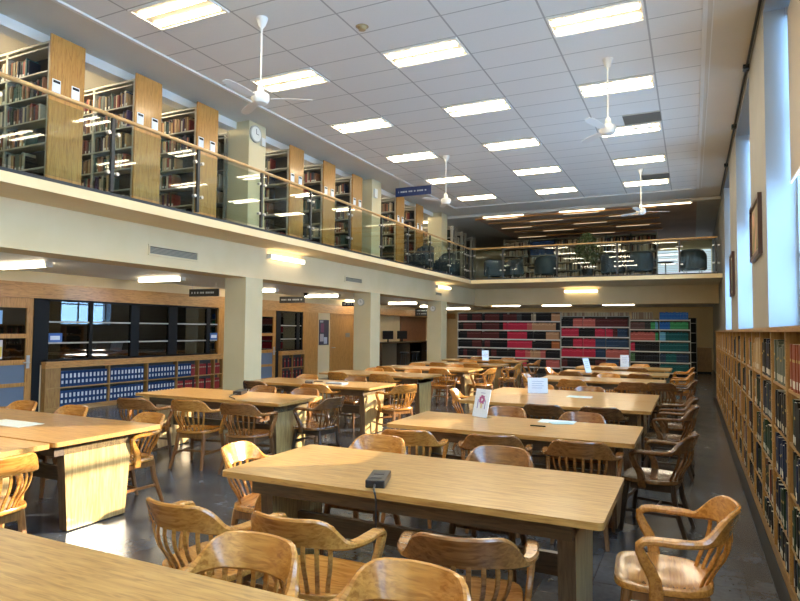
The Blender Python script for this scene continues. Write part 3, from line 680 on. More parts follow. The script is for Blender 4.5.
for bn, x0, x1, nbay, top, rws in blocks:
    t = thing('metal_bookshelf', 'grey metal bookshelf below the rear balcony, %s' % bn, 'bookshelf', ((x0+x1)/2, YR, 0)); h = (x1-x0)/2
    bw = (x1-x0)/nbay
    for q in range(nbay+1): MB().box(-h+q*bw-.014, -h+q*bw+.014, (-.02 if q in (0, nbay) else .06), .26, 0, top).build('upright', M_SHELFG, t, False)
    for z, _, _ in rws: MB().box(-h, h, -.03, .25, z-.045, z).build('shelf', mat('shelf_light_grey', (.8, .8, .75), .5), t, False)
    if bn != 'right block': MB().box(-h, h, -.01, .25, top-.02, top).build('top', M_SHELFG, t, False)
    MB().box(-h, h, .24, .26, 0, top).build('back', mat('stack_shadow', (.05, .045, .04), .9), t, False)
    for ri_, (z, hh, code) in enumerate(rws):
        n = len(code)
        for q in range(nbay):
            p = x0+q*bw+(.02 if q == 0 else .002); e = x0+(q+1)*bw-(.018 if q == nbay-1 else 0); idx = 0
            while p < e-.05:
                ch = code[min(n-1, int((p-x0)/(x1-x0)*n))]; w = .05 if ch not in 'mkt' else .055
                idx += 1
                if ch != '.': cand.append((bn, ri_, q, idx, p, z, ch, w, round(hh*rs.choice((.86, .9, .93)), 3), e))
                p += w
# the 300 that show largest: upper rows nearest the window side
def rank(c): 
    vis = c[1] < (5 if c[0] != 'middle block' else 4)
    return (0 if vis else 1, {'right block': 0, 'middle block': 1, 'left block': 2}[c[0]], c[1])
cand.sort(key=rank)
for i, (bn, ri_, q, idx, p, z, ch, w, h, e) in enumerate(cand):
    if p + w > e+.01: continue
    if NV < 300:
        key = (ch, w, h)
        if key not in vm2: vm2[key] = vol_mesh(w-.004, h, C_[ch])
        o = D.objects.new('bound_volume', vm2[key]); COL.objects.link(o); o.location = (p, YR+.0, z); NV += 1
        tag(o, '%s bound volume, %s from left, bay %s, %s, %s row down' % (CV[ch], numw[min(19, idx-1)], ('one', 'two', 'three', 'four')[q], bn, numw[ri_]), 'bound volume', 'bound volumes below the rear balcony')
    else:
        VOL.box(p, p+w-.004, YR, YR+.2, z, z+h, 0, C_[ch]); VOL.box(p+.003, p+w-.007, YR-.002, YR, z+h*.72, z+h*.78, 0, tuple(min(1, v*2.2+.06) for v in C_[ch]))
p = -4.55
while p < -1.3:
    w = rs.uniform(.03, .05); VOL.box(p, p+w-.004, YR+.02, YR+.2, 2.222 if p < -2.1 else 2.122, 2.36, 0, rs.choice(((.5, .45, .34), (.42, .36, .26), (.3, .2, .15)))) if p < -2.12 or p > -2.05 else None; p += w
tag(VOL.build('bound_volumes', M_COVER, None, False), 'remaining dark maroon and black bound volumes below the rear balcony, mostly in the left block', 'bound volumes', None, 'stuff')
for bn, x0, x1, y, lb in (('', -.55, .1, 26.3, 'dark narrow bookshelf standing behind the right end of the bound volumes'),):
    t = thing('bookshelf', lb, 'bookshelf', (x0+.3, y, 0))
    for s in (-.42, .4): MB().box(s, s+.02, 0, .3, 0, 2.2).build('side_panel', M_SHELFG, t, False)
    MB().box(-.4, .4, .28, .3, 0, 2.2).build('back', M_BLACK, t, False)
    for z in (.1, .48, .86, 1.24, 1.62, 2.0): MB().box(-.4, .4, 0, .28, z-.02, z).build('shelf', M_SHELFG, t, False)
t = thing('low_cabinet', 'plain oak cabinet at the end of the aisle beside the bound volumes', 'cabinet', (.3, 27.2, 0))
MB().box(-.4, .4, 0, .4, .08, 1.0).build('body', M_CASE, t, False); MB().box(-.42, .42, -.02, .42, 1.0, 1.03).build('top', M_CASE, t, False); MB().box(-.38, .38, .02, .38, 0, .08).build('plinth', M_BLACK, t, False)
for s in (-1, 1): MB().box(min(0, s*.38)+.005, max(0, s*.38)-.005, -.015, 0, .12, .96).build('door', M_CASE, t, False)
# lights over the rear lower stacks
for k, xx in enumerate((-7.1, -5.0, -2.6)):
    strip('tube_light', (xx, 25.4, ZB+.11), 1.2, 'x', 'tube light over the bound volumes, %s from the left' % numw[k], 'tube lights below the rear balcony')

# ---- binder shelf under the office glass
BXF = OX+.13
def low_shelf(y0, divs, y1, label, rows_, ztop=.93):
    t = thing('low_bookcase', label, 'bookcase', (BXF, y0, 0)); L = y1-y0
    MB().box(-.13, .02, 0, L, ztop, ztop+.035).build('top', M_BAND, t, False)
    MB().box(-.12, 0, 0.001, L-.001, ztop-.09, ztop-.001).build('rail', M_BAND, t, False)
    MB().box(-.125, -.12, 0, L, 0, ztop).build('back', M_DARKROOM, t, False)
    MB().box(-.12, 0, 0, L, 0, .07).build('plinth', M_CASEY, t, False)
    for d in [0] + [q-y0 for q in divs] + [L-.03]: MB().box(-.12, .002, d, d+.03, .07, ztop-.09).build('upright', M_CASE, t, False)
    for z in rows_: MB().box(-.12, .004, .03, L-.03, z-.025, z).build('shelf', M_CASEY, t, False)
BOXP = MB().box(-.12, .001, .031, .279, .071, .839)
low_shelf(7.58, (7.86, 8.98, 9.98, 10.85, 11.55, 12.1), 12.43, 'long low oak bookcase of binders beneath the black-framed glazing', (.095, .47))
low_shelf(14.95, (15.5,), 16.15, 'small low oak bookcase below the glazing right of the nearest column', (.095, .47))
for o_ in list(D.objects):
    if o_.name.startswith('low_bookcase') and abs(o_.location.y-7.58) < .01: BOXP.build('end_panel', M_CASE, o_, False)
bmesh0 = MB().box(-.10, 0, 0, .078, 0, .30, 0, (.015, .045, .14)).box(0, .0015, .018, .06, .17, .25, 0, (.62, .66, .70)).box(0, .0015, .018, .06, .06, .12, 0, (.55, .60, .66)).mesh('binder', M_COVER, False)
rbm = MB().box(-.10, 0, 0, .055, 0, .27, 0, (.28, .03, .03)).box(0, .0015, .005, .05, .18, .21, 0, (.4, .3, .2)).mesh('volume', M_COVER, False)
kbm = MB().box(-.10, 0, 0, .055, 0, .28, 0, (.02, .02, .025)).mesh('volume', M_COVER, False)
bays = [(7.90, 8.97), (9.02, 9.97), (10.02, 10.84), (10.89, 11.54), (11.59, 12.09), (12.14, 12.4)]
ni = 0
for bi, (a, b) in enumerate(bays):
    for ri_, z in enumerate((.47, .095)):
        p = a+.005; idx = 0
        blue = bi < 3 or (bi == 3 and ri_ == 0)
        while p < b-.09:
            idx += 1
            if blue and not (bi == 3 and idx > 5):
                o = D.objects.new('binder', bmesh0); w = .088; lb = 'navy binder with white labels, %s from left, %s bay, %s row of low bookcase' % (numw[idx-1], numw[bi], ('upper', 'lower')[ri_]); ct = 'binder'
            else:
                o = D.objects.new('law_volume', rbm if (idx+ri_) % 5 else kbm); w = .06; lb = '%s volume, %s from left, %s bay, %s row of the long low bookcase' % ('red' if (idx+ri_) % 5 else 'black', numw[idx-1], numw[bi], ('upper', 'lower')[ri_]); ct = 'book'
            COL.objects.link(o); o.location = (BXF-.015, p, z); tag(o, lb, ct, 'binders in the low bookcase' if ct == 'binder' else 'volumes beside the binders'); p += w
for bi, (a, b) in enumerate(((14.99, 15.49), (15.54, 16.1))):
    for ri_, z in enumerate((.47, .095)):
        p = a; idx = 0
        while p < b-.06:
            idx += 1; k = (idx*7+bi+ri_) % 3
            o = D.objects.new('law_volume', rbm if k == 0 else kbm); COL.objects.link(o); o.location = (BXF-.015, p, z)
            tag(o, '%s volume, %s from left, %s bay, %s row of the small low bookcase' % ('red' if k == 0 else 'black', numw[idx-1], ('left', 'right')[bi], ('upper', 'lower')[ri_]), 'book', 'volumes in the small low bookcase'); p += .06

# ============================================================ TABLES
def rounded(x0, x1, y0, y1, r_, n=4):
    pts = []
    for cx, cy, a0 in ((x1-r_, y1-r_, 0), (x0+r_, y1-r_, 90), (x0+r_, y0+r_, 180), (x1-r_, y0+r_, 270)):
        for k in range(n+1): a = R(a0+90*k/n); pts.append((cx+r_*math.cos(a), cy+r_*math.sin(a)))
    return pts
TABLES = {}
def make_table(L, Wd, slabw, label, loc, group):
    key = (L, Wd)
    t = thing('reading_table', label, 'table', loc, 0, group)
    if key in TABLES:
        for k in TABLES[key].children:
            d = k.copy(); COL.objects.link(d); d.parent = t
        return t
    TABLES[key] = t; l, w = L/2, Wd/2
    top = MB().prism(rounded(-l, l, -w, w, .03), .724, .76, 0, 1).build('tabletop', [M_TOP, M_EDGE], t, False)
    bv = top.modifiers.new('bevel', 'BEVEL'); bv.width = .006; bv.segments = 2; bv.limit_method = 'ANGLE'
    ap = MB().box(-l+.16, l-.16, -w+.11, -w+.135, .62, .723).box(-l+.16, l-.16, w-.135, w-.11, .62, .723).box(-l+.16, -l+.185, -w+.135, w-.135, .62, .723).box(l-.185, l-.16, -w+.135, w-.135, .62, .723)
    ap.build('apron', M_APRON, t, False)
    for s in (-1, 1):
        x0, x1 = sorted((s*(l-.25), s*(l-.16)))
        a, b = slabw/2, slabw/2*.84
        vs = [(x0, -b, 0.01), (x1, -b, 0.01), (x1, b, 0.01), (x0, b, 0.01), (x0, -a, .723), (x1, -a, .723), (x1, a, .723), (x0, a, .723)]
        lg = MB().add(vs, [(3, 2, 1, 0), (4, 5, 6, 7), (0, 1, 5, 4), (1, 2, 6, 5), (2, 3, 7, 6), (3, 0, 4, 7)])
        lg.mi = [1, 1, 1, 0, 1, 0]; lg = lg.build('slab_leg', [M_PANEL, M_SLABEDGE_SHADE], t, False)
        MB().box(x0+.01, x1-.01, -b+.02, b-.02, 0, .01).build('glide', M_BLACK, lg, False)
    MB().box(-l+.25, l-.25, -.02, .02, .30, .42).build('stretcher', M_APRON, t, False)
    return t
GT = 'long oak reading tables'
RX = -1.52; LX = -5.58
tabs = [
 ((-1.9, 1.19), 2.2, 1.06, 'oak reading table cut off by the bottom left corner of the view'),
 ((RX, 3.50), 2.28, 1.0, 'large oak reading table with a black power box on its front edge'),
 ((RX, 5.70), 2.20, 1.0, 'oak reading table with the leaning sign with the pink flower picture'),
 ((RX-.03, 7.88), 2.26, 1.0, 'oak reading table just beyond the flower sign table, joined to another behind it'),
 ((RX-.03, 8.89), 2.26, 1.0, 'oak reading table carrying the plain white standing sign'),
 ((RX, 11.85), 2.16, 1.06, 'third-farthest oak reading table on the window side'),
 ((RX, 13.95), 2.16, 1.06, 'second-farthest oak reading table on the window side, with a narrow leaning card'),
 ((RX, 16.0), 2.16, 1.06, 'farthest oak reading table on the window side, with an upright notice'),
 ((LX, 2.56), 2.4, 1.04, 'sunlit oak reading table at the left edge of the view'),
 ((LX, 3.63), 2.4, 1.04, 'sunlit oak table with a white sheet on it, its slab leg facing the room'),
 ((LX, 6.40), 2.38, .95, 'oak table in front of the nearest column with a black box on it'),
 ((LX, 8.62), 2.38, .95, 'oak table right behind the nearest column, its slab leg in full sun'),
 ((LX-.1, 11.0), 2.3, 1.0, 'oak table on the balcony side in line with the poster wall'),
 ((LX, 13.2), 2.38, 1.06, 'oak table on the balcony side just before the middle column'),
 ((LX, 15.4), 2.38, 1.06, 'oak table on the balcony side just past the middle column'),
 ((LX, 17.6), 2.38, 1.06, 'farthest oak table on the balcony side, with a small upright card'),
]
for (x, y), L, w, lb in tabs: make_table(L, w, .62 if w == 1.0 else .66 if w > 1 else .68, lb, (x, y, 0), GT)

# ============================================================ CHAIRS
def smooth(t): t = max(0, min(1, t)); return t*t*(3-2*t)
def make_chair(kind, label):
    mw, ml = M_CH[kind], M_LEG[kind]
    t = thing('library_armchair', label, 'chair', (0, 0, 0), 0, 'wooden slat-back armchairs')
    A, YC, B = .285, -.03, .27
    plan = lambda th, k=1: (A*k*math.sin(th), YC-B*k*math.cos(th))
    # seat
    out = []
    for k in range(36):
        a = 2*PI*k/36; ca, sa = math.cos(a), math.sin(a); e = .42 if sa > 0 else .62
        x = .25*math.copysign(abs(ca)**e, ca); y = (.235 if sa > 0 else .225)*math.copysign(abs(sa)**e, sa); out.append((x*(1-.10*max(0, -sa)), y+.01))
    rings = [(.95, .405), (1, .414), (1, .432), (.985, .441), (.9, .443), (.78, .436), (.5, .428), (.2, .43)]
    vs = []; fs = []
    for s_, z in rings: vs += [(x*s_, y*s_, z + (.006*(1-abs(x)/.25) if s_ < .9 and y > 0 else 0)) for x, y in out]
    for i in range(len(rings)-1):
        for k in range(36): k2 = (k+1) % 36; fs.append((i*36+k, i*36+k2, (i+1)*36+k2, (i+1)*36+k))
    fs.append(tuple(reversed(range(36)))); fs.append(tuple(7*36+k for k in range(36)))
    MB().add(vs, fs).build('seat', mw, t)
    MB().box(-.19, .19, .16, .18, .35, .405).box(-.17, .17, -.18, -.16, .35, .405).box(-.19, -.17, -.16, .16, .35, .405).box(.17, .19, -.16, .16, .35, .405).build('seat_frame', ml, t, False)
    # crest rail: tall and thin in the middle, running down into flat arms
    P = []; WH = []; SD = []; N = 26; TH = R(66)
    for i in range(N+1):
        th = -TH+2*TH*i/N; g = 1-smooth((abs(th)-R(26))/R(40))
        h = .034+.112*g; zt = .688+.128*g; lean = .030*g
        x, y = plan(th); n = Vector((math.sin(th), -math.cos(th), 0))
        P.append(Vector((x, y, zt-h/2)) + n*lean*.3); WH.append((.024+.026*(1-g), h)); SD.append(n + Vector((0, 0, -.36*g)))
    # orient: side = outward, height along the other axis
    MB().sweep(P, WH, None, 0, SD, .3).build('crest_rail', mw, t)
    for s in (-1, 1):
        P = []; WH = []; SD = []
        for i in range(5):
            th = TH+(PI/2-TH)*i/4; x, y = plan(th); P.append((s*x, y, .671)); WH.append((.05+.004*i, .032)); SD.append((s*math.sin(th), -math.cos(th), 0))
        for (x, y, z, w, h) in ((.287, .02, .672, .060, .030), (.289, .06, .672, .060, .030), (.289, .100, .666, .058, .032), (.288, .122, .645, .050, .038), (.287, .120, .620, .042, .044),
                                (.284, .100, .575, .036, .050), (.280, .074, .53, .032, .054), (.274, .056, .485, .030, .058), (.268, .05, .44, .028, .062), (.262, .05, .385, .026, .064)):
            P.append((s*x, y, z)); WH.append((w, h)); SD.append((s, 0, 0))
        MB().sweep(P, WH, None, 0, SD, .28).build('arm', mw, t)
    for k in range(8):
        th = R(-43.75+12.5*k); bx, by = .205*math.sin(th), .0-.205*math.cos(th); tx, ty = plan(th, .985)
        pts = []
        for j in range(7):
            q = j/6; z = .435+.252*q; bul = .022*math.sin(PI*q)*(1 if q < .6 else .8) - .010*math.sin(2*PI*q)
            x = bx+(tx-bx)*q; y = by+(ty-by)*q; n = Vector((math.sin(th), -math.cos(th)))
            pts.append((x+n.x*bul, y+n.y*bul, z))
        MB().sweep(pts, (.021, .010), (math.cos(th), math.sin(th), 0)).build('slat', mw, t)
    feet = {}
    for sx in (-1, 1):
        a, b = (sx*.195, .175, .41), (sx*.225, .225, 0); feet[(sx, 1)] = (Vector(a), Vector(b))
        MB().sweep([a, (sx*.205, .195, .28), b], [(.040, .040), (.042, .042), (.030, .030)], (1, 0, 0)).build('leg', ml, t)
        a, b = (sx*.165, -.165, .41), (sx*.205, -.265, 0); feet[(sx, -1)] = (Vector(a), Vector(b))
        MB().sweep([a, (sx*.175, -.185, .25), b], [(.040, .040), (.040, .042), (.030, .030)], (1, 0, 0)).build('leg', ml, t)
    def at(k, z): a, b = feet[k]; q = 1-z/.41; return a+(b-a)*q
    for sx in (-1, 1): MB().bar(at((sx, 1), .17), at((sx, -1), .17), .016, .026).build('stretcher', ml, t)
    m1 = (at((-1, 1), .17)+at((-1, -1), .17))/2; m2 = (at((1, 1), .17)+at((1, -1), .17))/2
    MB().bar(m1, m2, .016, .026).build('stretcher', ml, t)
    MB().bar(at((-1, 1), .26), at((1, 1), .26), .016, .026).build('stretcher', ml, t)
    return t
# crest position (x, y), heading in degrees (0 faces the far wall, 90 faces the balcony), kind, label
CH = [
 (-1.58, 2.03, 180, 'golden', 'golden oak armchair tucked under the foreground table, left of the two facing the camera'),
 (-.89, 2.04, 178, 'golden', 'golden oak armchair facing the camera at the bottom centre edge of the view'),
 (-2.28, 2.22, -2, 'golden', 'oak armchair seen from behind, leftmost of the three before the power-box table'),
 (-1.66, 2.29, 2, 'golden', 'oak armchair seen from behind, middle one of the three before the power-box table'),
 (-.86, 2.40, 14, 'brown', 'oak armchair seen from behind, rightmost of the three before the power-box table'),
 (-3.00, 3.50, -78, 'golden', 'golden oak armchair at the left end of the power-box table'),
 (.165, 3.45, 94, 'golden', 'glossy oak armchair standing in the aisle at the lower right'),
 (-2.21, 4.34, 180, 'golden', 'golden oak armchair behind the left part of the power-box table'),
 (-1.24, 4.34, 180, 'brown', 'oak armchair facing the camera behind the middle of the power-box table'),
 (-2.17, 4.68, 14, 'golden', 'oak armchair seen from behind before the left half of the flower-sign table'),
 (-1.46, 4.80, 12, 'brown', 'shade-toned armchair seen from behind before the middle of the flower-sign table'),
 (-.79, 4.84, 4, 'brown', 'oak armchair with slats in view before the right end of the flower-sign table'),
 (-.00, 5.62, 82, 'dark', 'dark shade-toned armchair with pale seat at the right end of the flower-sign table'),
 (-1.84, 6.62, 180, 'brown', 'shade-toned armchair facing the camera behind the flower sign'),
 (-1.02, 6.55, 178, 'brown', 'armchair facing the camera behind the right half of the flower-sign table'),
 (-1.55, 7.02, 4, 'dark', 'dark armchair seen from behind below the plain white sign'),
 (-.93, 7.10, 6, 'dark', 'dark armchair seen from behind at the right of the double table'),
 (-3.08, 8.2, -75, 'golden', 'reddish oak armchair at the left end of the double table'),
 (.03, 7.75, 88, 'dark', 'dark armchair at the right end of the nearer half of the double table'),
 (.03, 8.72, 92, 'dark', 'dark armchair at the right end of the farther half of the double table'),
 (-1.40, 9.62, 180, 'brown', 'armchair facing the camera behind the middle of the double table'),
 (-2.15, 9.66, 180, 'golden', 'armchair facing the camera behind the left of the double table'),
 (-.90, 10.85, 2, 'brown', 'shade-toned armchair seen from behind, middle before the third-farthest window-side table'),
 (-.48, 10.95, -3, 'dark', 'dark armchair seen from behind, right of the third-farthest window-side table'),
 (-1.9, 10.9, 0, 'golden', 'oak armchair seen from behind, left before the third-farthest window-side table'),
 (.05, 11.9, 90, 'dark', 'armchair at the right end of the third-farthest window-side table'),
 (-1.5, 12.78, 180, 'golden', 'armchair facing the camera behind the third-farthest window-side table'),
 (-2.3, 13.05, 0, 'brown', 'left one of the armchairs before the second-farthest window-side table'),
 (-1.65, 13.05, 2, 'brown', 'middle one of the armchairs before the second-farthest window-side table'),
 (-.95, 13.05, -2, 'brown', 'right one of the armchairs before the second-farthest window-side table'),
 (.02, 14.0, 90, 'golden', 'armchair at the right end of the second-farthest window-side table'),
 (-1.9, 15.1, 0, 'brown', 'left armchair before the farthest window-side table'),
 (-1.15, 15.1, 0, 'brown', 'right armchair before the farthest window-side table'),
 (.02, 16.1, 90, 'golden', 'armchair at the right end of the farthest window-side table'),
 (-2.0, 16.95, 180, 'golden', 'armchair behind the left part of the farthest window-side table'),
 (-1.2, 16.95, 180, 'golden', 'armchair behind the right part of the farthest window-side table'),
 (-2.98, 11.9, -90, 'golden', 'armchair at the left end of the third-farthest window-side table'),
 (-2.98, 14.0, -90, 'golden', 'armchair at the left end of the second-farthest window-side table'),
 (-3.98, 2.50, 84, 'golden', 'sunlit golden armchair with broad slats at the left edge of the view'),
 (-4.74, 4.40, 172, 'golden', 'sunlit armchair at the far corner of the table with the white sheet'),
 (-5.88, 4.42, 180, 'golden', 'armchair behind the table with the white sheet, in front of the binders'),
 (-6.70, 4.42, 180, 'golden', 'armchair behind the table with the white sheet, at the far left'),
 (-5.98, 5.18, 14, 'brown', 'leftmost of the three armchairs seen from behind before the black-box table'),
 (-5.30, 5.36, 12, 'golden', 'middle one of the three armchairs seen from behind before the black-box table'),
 (-4.60, 5.40, 10, 'brown', 'rightmost of the three armchairs seen from behind before the black-box table'),
 (-3.95, 6.50, 84, 'dark', 'dark shade-toned armchair at the room-side end of the black-box table'),
 (-4.88, 7.24, 180, 'brown', 'armchair facing the camera behind the right of the black-box table'),
 (-5.60, 7.24, 180, 'brown', 'armchair facing the camera behind the middle of the black-box table'),
 (-6.32, 7.80, 0, 'dark', 'dark armchair seen from behind right beside the nearest column'),
 (-5.20, 7.85, 10, 'golden', 'sunlit armchair seen from behind before the sunlit-leg table'),
 (-6.30, 9.40, 180, 'golden', 'golden armchair behind the left of the sunlit-leg table'),
 (-5.30, 9.40, 180, 'brown', 'armchair behind the right of the sunlit-leg table'),
 (-3.92, 8.52, 62, 'golden', 'sunlit reddish armchair turned at the room-side end of the sunlit-leg table'),
 (-5.30, 10.22, 4, 'golden', 'right armchair before the table in line with the poster wall'),
 (-6.25, 10.22, -4, 'golden', 'left armchair before the table in line with the poster wall'),
 (-6.20, 11.8, 180, 'golden', 'left armchair behind the table in line with the poster wall'),
 (-5.30, 11.85, 170, 'golden', 'right armchair behind the table in line with the poster wall'),
 (-6.30, 12.35, 0, 'golden', 'left armchair before the table just before the middle column'),
 (-5.00, 12.40, 0, 'golden', 'right armchair before the table just before the middle column'),
 (-3.98, 13.2, 80, 'golden', 'armchair at the room-side end of the table just before the middle column'),
 (-6.20, 14.08, 180, 'golden', 'left armchair behind the table just before the middle column'),
 (-5.20, 14.08, 180, 'golden', 'right armchair behind the table just before the middle column'),
 (-5.9, 14.58, 0, 'golden', 'left armchair before the table just past the middle column'),
 (-5.0, 14.58, 0, 'golden', 'right armchair before the table just past the middle column'),
 (-3.95, 15.4, 95, 'golden', 'armchair at the room-side end of the table just past the middle column'),
 (-5.6, 16.3, 180, 'golden', 'armchair behind the table just past the middle column'),
 (-5.9, 16.78, 0, 'golden', 'left armchair before the farthest balcony-side table'),
 (-5.0, 16.78, 0, 'golden', 'right armchair before the farthest balcony-side table'),
 (-3.95, 17.6, 90, 'brown', 'armchair at the room-side end of the farthest balcony-side table'),
 (-6.1, 18.5, 180, 'brown', 'left armchair behind the farthest balcony-side table'),
 (-5.1, 18.5, 180, 'brown', 'right armchair behind the farthest balcony-side table'),
]
protos = {}
for x, y, hd, kind, lb in CH:
    a = R(hd); cx, cy = x-math.sin(a)*.30, y+math.cos(a)*.30
    if kind in protos: copy_tree(protos[kind], (cx, cy, 0), a, lb)
    else:
        protos[kind] = t = make_chair(kind, lb); t.location = (cx, cy, 0); t.rotation_euler = (0, 0, a)

# ============================================================ THINGS ON THE TABLES
TZ = .7605
t = thing('power_box', 'black power box with a cord at the front edge of the large table', 'power box', (-1.65, 3.19, TZ), R(18))
bx_ = MB().box(-.055, .055, -.13, .13, 0, .045).build('housing', M_PLASTIC, t, False); bv = bx_.modifiers.new('bevel', 'BEVEL'); bv.width = .006; bv.segments = 2
for k in range(2): MB().box(-.03, .03, -.08+k*.09, -.02+k*.09, .045, .047).build('socket', mat('socket_grey', (.05, .05, .055), .4), t, False)
MB().tube([(-.0, -.13, .02), (.005, -.19, .012), (.02, -.245, .006), (.03, -.262, -.03), (.03, -.262, -.2), (.05, -.24, -.45), (.03, -.2, -.70), (.1, -.1, -.75)], .006, 6).build('cord', M_PLASTIC, t)
t = thing('power_box', 'black power box on the table in front of the nearest column', 'power box', (-5.5, 6.55, TZ), R(25))
MB().box(-.055, .055, -.15, .15, 0, .05).build('housing', M_PLASTIC, t, False)
MB().tube([(0, -.15, .02), (-.05, -.25, .007), (-.03, -.4, .007), (.1, -.62, .007), (.14, -.70, -.05), (.13, -.70, -.3)], .006, 6).build('cord', M_PLASTIC, t)
t = thing('power_box', 'dark box on the sunlit-leg table behind the nearest column', 'power box', (-5.6, 8.35, TZ), R(30))
MB().box(-.06, .06, -.14, .14, 0, .045).build('housing', M_PLASTIC, t, False); MB().tube([(0, .14, .02), (.05, .25, .007), (.2, .3, .007)], .006, 6).build('cord', M_PLASTIC, t)
tag(MB().box(-.15, .15, -.1, .1, 0, .02).build('tablet', mat('tablet_grey', (.3, .34, .4), .3), None, False, (-5.2, 8.55, TZ)), 'flat grey tablet beside the dark box on the sunlit-leg table', 'tablet')
def acrylic(x, y, rz, w, h, label, tilt=12, art=False, thick=.004):
    t = thing('sign_holder', label, 'table sign', (x, y, TZ), rz)
    T = Matrix.Rotation(R(-tilt), 4, 'X')
    MB().box(-w/2, w/2, -.002, .002, .003, h, T=T).build('sheet', M_PAPER, t, False)
    MB().box(-w/2-.004, w/2+.004, -.0075, -.0045, .003, h+.004, T=T).build('acrylic_front', M_WGLASS, t, False)
    MB().box(-w/2, w/2, -.01, .09, 0, .003).build('foot', M_WGLASS, t, False)
    if art:
        pk = mat('art_pink', (.42, .10, .28), .6); pl = mat('art_violet', (.22, .20, .5), .6); yl = mat('art_yellow', (.7, .6, .35), .6)
        b = MB(); 
        for k in range(7):
            a = 2*PI*k/7; c = Vector((math.cos(a)*.026, 0, h*.62+math.sin(a)*.032))
            b.box(c.x-.014, c.x+.014, -.0030, -.0022, c.z-.016, c.z+.016, T=T)
        b.build('flower', pk, t, False)
        MB().box(-.055, -.045, -.0031, -.0023, h*.3, h*.62, T=T).box(.045, .055, -.0031, -.0023, h*.3, h*.62, T=T).box(-.03, .03, -.0031, -.0023, h*.85, h*.87, T=T).build('border', pl, t, False)
        MB().box(-.012, .012, -.0034, -.0024, h*.32, h*.5, T=T).build('stem', yl, t, False)
    else:
        b = MB()
        for q in range(4 if w > .15 else 3): b.box(-w*.3, w*(.3-.08*(q % 2)), -.003, -.0022, h*(.75-.14*q), h*(.78-.14*q), T=T)
        b.build('print', mat('print_blue', (.35, .42, .6), .6), t, False)
acrylic(-1.97, 6.03, R(-25), .20, .29, 'white leaning table sign with a pink flower picture', 14, True)
acrylic(-1.98, 8.72, R(22), .28, .22, 'plain white standing sign on the double table', 10)
acrylic(-1.53, 16.28, R(10), .20, .30, 'upright white notice on the farthest window-side table', 5)
acrylic(-2.0, 13.6, R(50), .16, .32, 'narrow leaning white card on the second-farthest window-side table', 20)
acrylic(-5.5, 17.4, R(25), .2, .29, 'small upright white card on the farthest balcony-side table', 5)
tag(MB().box(-.17, .17, -.11, .11, 0, .002).build('paper_sheet', mat('pale_sheet', (.62, .72, .74), .6), None, False, (-1.2, 6.1, TZ)), 'pale printed sheet at the right of the flower-sign table', 'paper')
o = tag(MB().box(-.10, .10, -.07, .07, 0, .002).build('paper_sheet', mat('pale_sheet2', (.35, .55, .62), .6), None, False, (-1.15, 6.02, TZ+.0025)), 'blue green leaflet lying on the pale sheet', 'paper'); o.rotation_euler = (0, 0, .5)
o = tag(MB().box(-.07, .07, -.008, .008, 0, .012).build('pen', M_PLASTIC, None, False, (-1.3, 5.72, TZ)), 'dark pen lying before the pale sheet on the flower-sign table', 'pen')
tag(MB().box(-.16, .16, -.12, .12, 0, .003).build('paper_sheet', mat('pale_sheet3', (.55, .66, .68), .6), None, False, (-1.38, 8.55, TZ)), 'pale blue sheet lying on the double table', 'paper')
o = tag(MB().box(-.28, .28, -.12, .12, 0, .003).build('paper_sheet', mat('sheet_white', (.78, .82, .74), .6), None, False, (-5.6, 3.55, TZ)), 'white sheet lying on the sunlit table at left', 'paper')

# ============================================================ UPPER REAR SEATING
a0 = None
def armchair(x, y, rz, label):
    global a0
    if a0: return copy_tree(a0, (x, y, MEZZ_Z), rz, label)
    t = a0 = thing('club_armchair', label, 'armchair', (x, y, MEZZ_Z), rz, 'navy club armchairs on the rear balcony')
    # barrel shell swept round the back, higher in the middle
    P = []; WH = []; SD = []
    for i in range(19):
        th = R(-115+230*i/18); g = 1-smooth((abs(th)-R(40))/R(60)); h = .40+.24*g
        n = (math.sin(th), -math.cos(th), 0); P.append((.34*n[0], .34*n[1], .16+h/2)); WH.append((.12, h)); SD.append(n)
    MB().sweep(P, WH, None, 0, SD, .35).build('backrest', M_BLUECH, t)
    MB().prism(rounded(-.28, .28, -.27, .32, .08), .18, .36).build('seat_base', M_BLUECH, t)
    c = MB().prism(rounded(-.27, .27, -.26, .34, .07), .362, .47).build('cushion', M_BLUECH, t); bv = c.modifiers.new('b', 'BEVEL'); bv.width = .025; bv.segments = 3
    for sx in (-1, 1):
        for sy in (-1, 1): MB().tube([(sx*.22, sy*.2, 0), (sx*.22, sy*.2, .18)], .018, 8).build('leg', M_STEEL, t)
    return t
armchair(-8.3+.2, 21.15, R(100), 'navy club armchair at the corner where the two balconies meet')
armchair(-6.35, 21.2, R(205), 'navy club armchair on the rear balcony, first right of the corner')
armchair(-5.75, 21.3, R(150), 'navy club armchair facing the first one on the rear balcony')
armchair(-4.55, 21.3, R(20), 'navy club armchair just left of the potted tree')
armchair(-2.35, 21.5, R(-60), 'low navy club armchair just right of the potted tree')
armchair(-1.5, 21.2, R(10), 'navy club armchair before the bright far window blinds')
armchair(.05, 21.2, R(-10), 'navy club armchair at the right end of the rear balcony')
for k, (x, y, lb) in enumerate(((-7.55, 17.3, 'grey blue armchair behind the side balustrade, past the middle column'), (-7.55, 19.2, 'grey blue armchair behind the side balustrade, before the farthest column'))):
    armchair(x, y, R(90), lb)
def side_table(x, y, label):
    t = thing('side_table', label, 'side table', (x, y, MEZZ_Z))
    MB().lathe([(.25, .48), (.25, .5)], 20).build('tabletop', M_BLACK, t); MB().tube([(0, 0, .02), (0, 0, .48)], .02, 8).build('pole', M_STEEL, t); MB().lathe([(.16, 0), (.16, .02)], 16).build('base', M_STEEL, t)
side_table(-5.1, 21.9, 'small round dark table between the navy armchairs'); side_table(-.75, 21.6, 'small round dark table near the right end of the rear balcony')
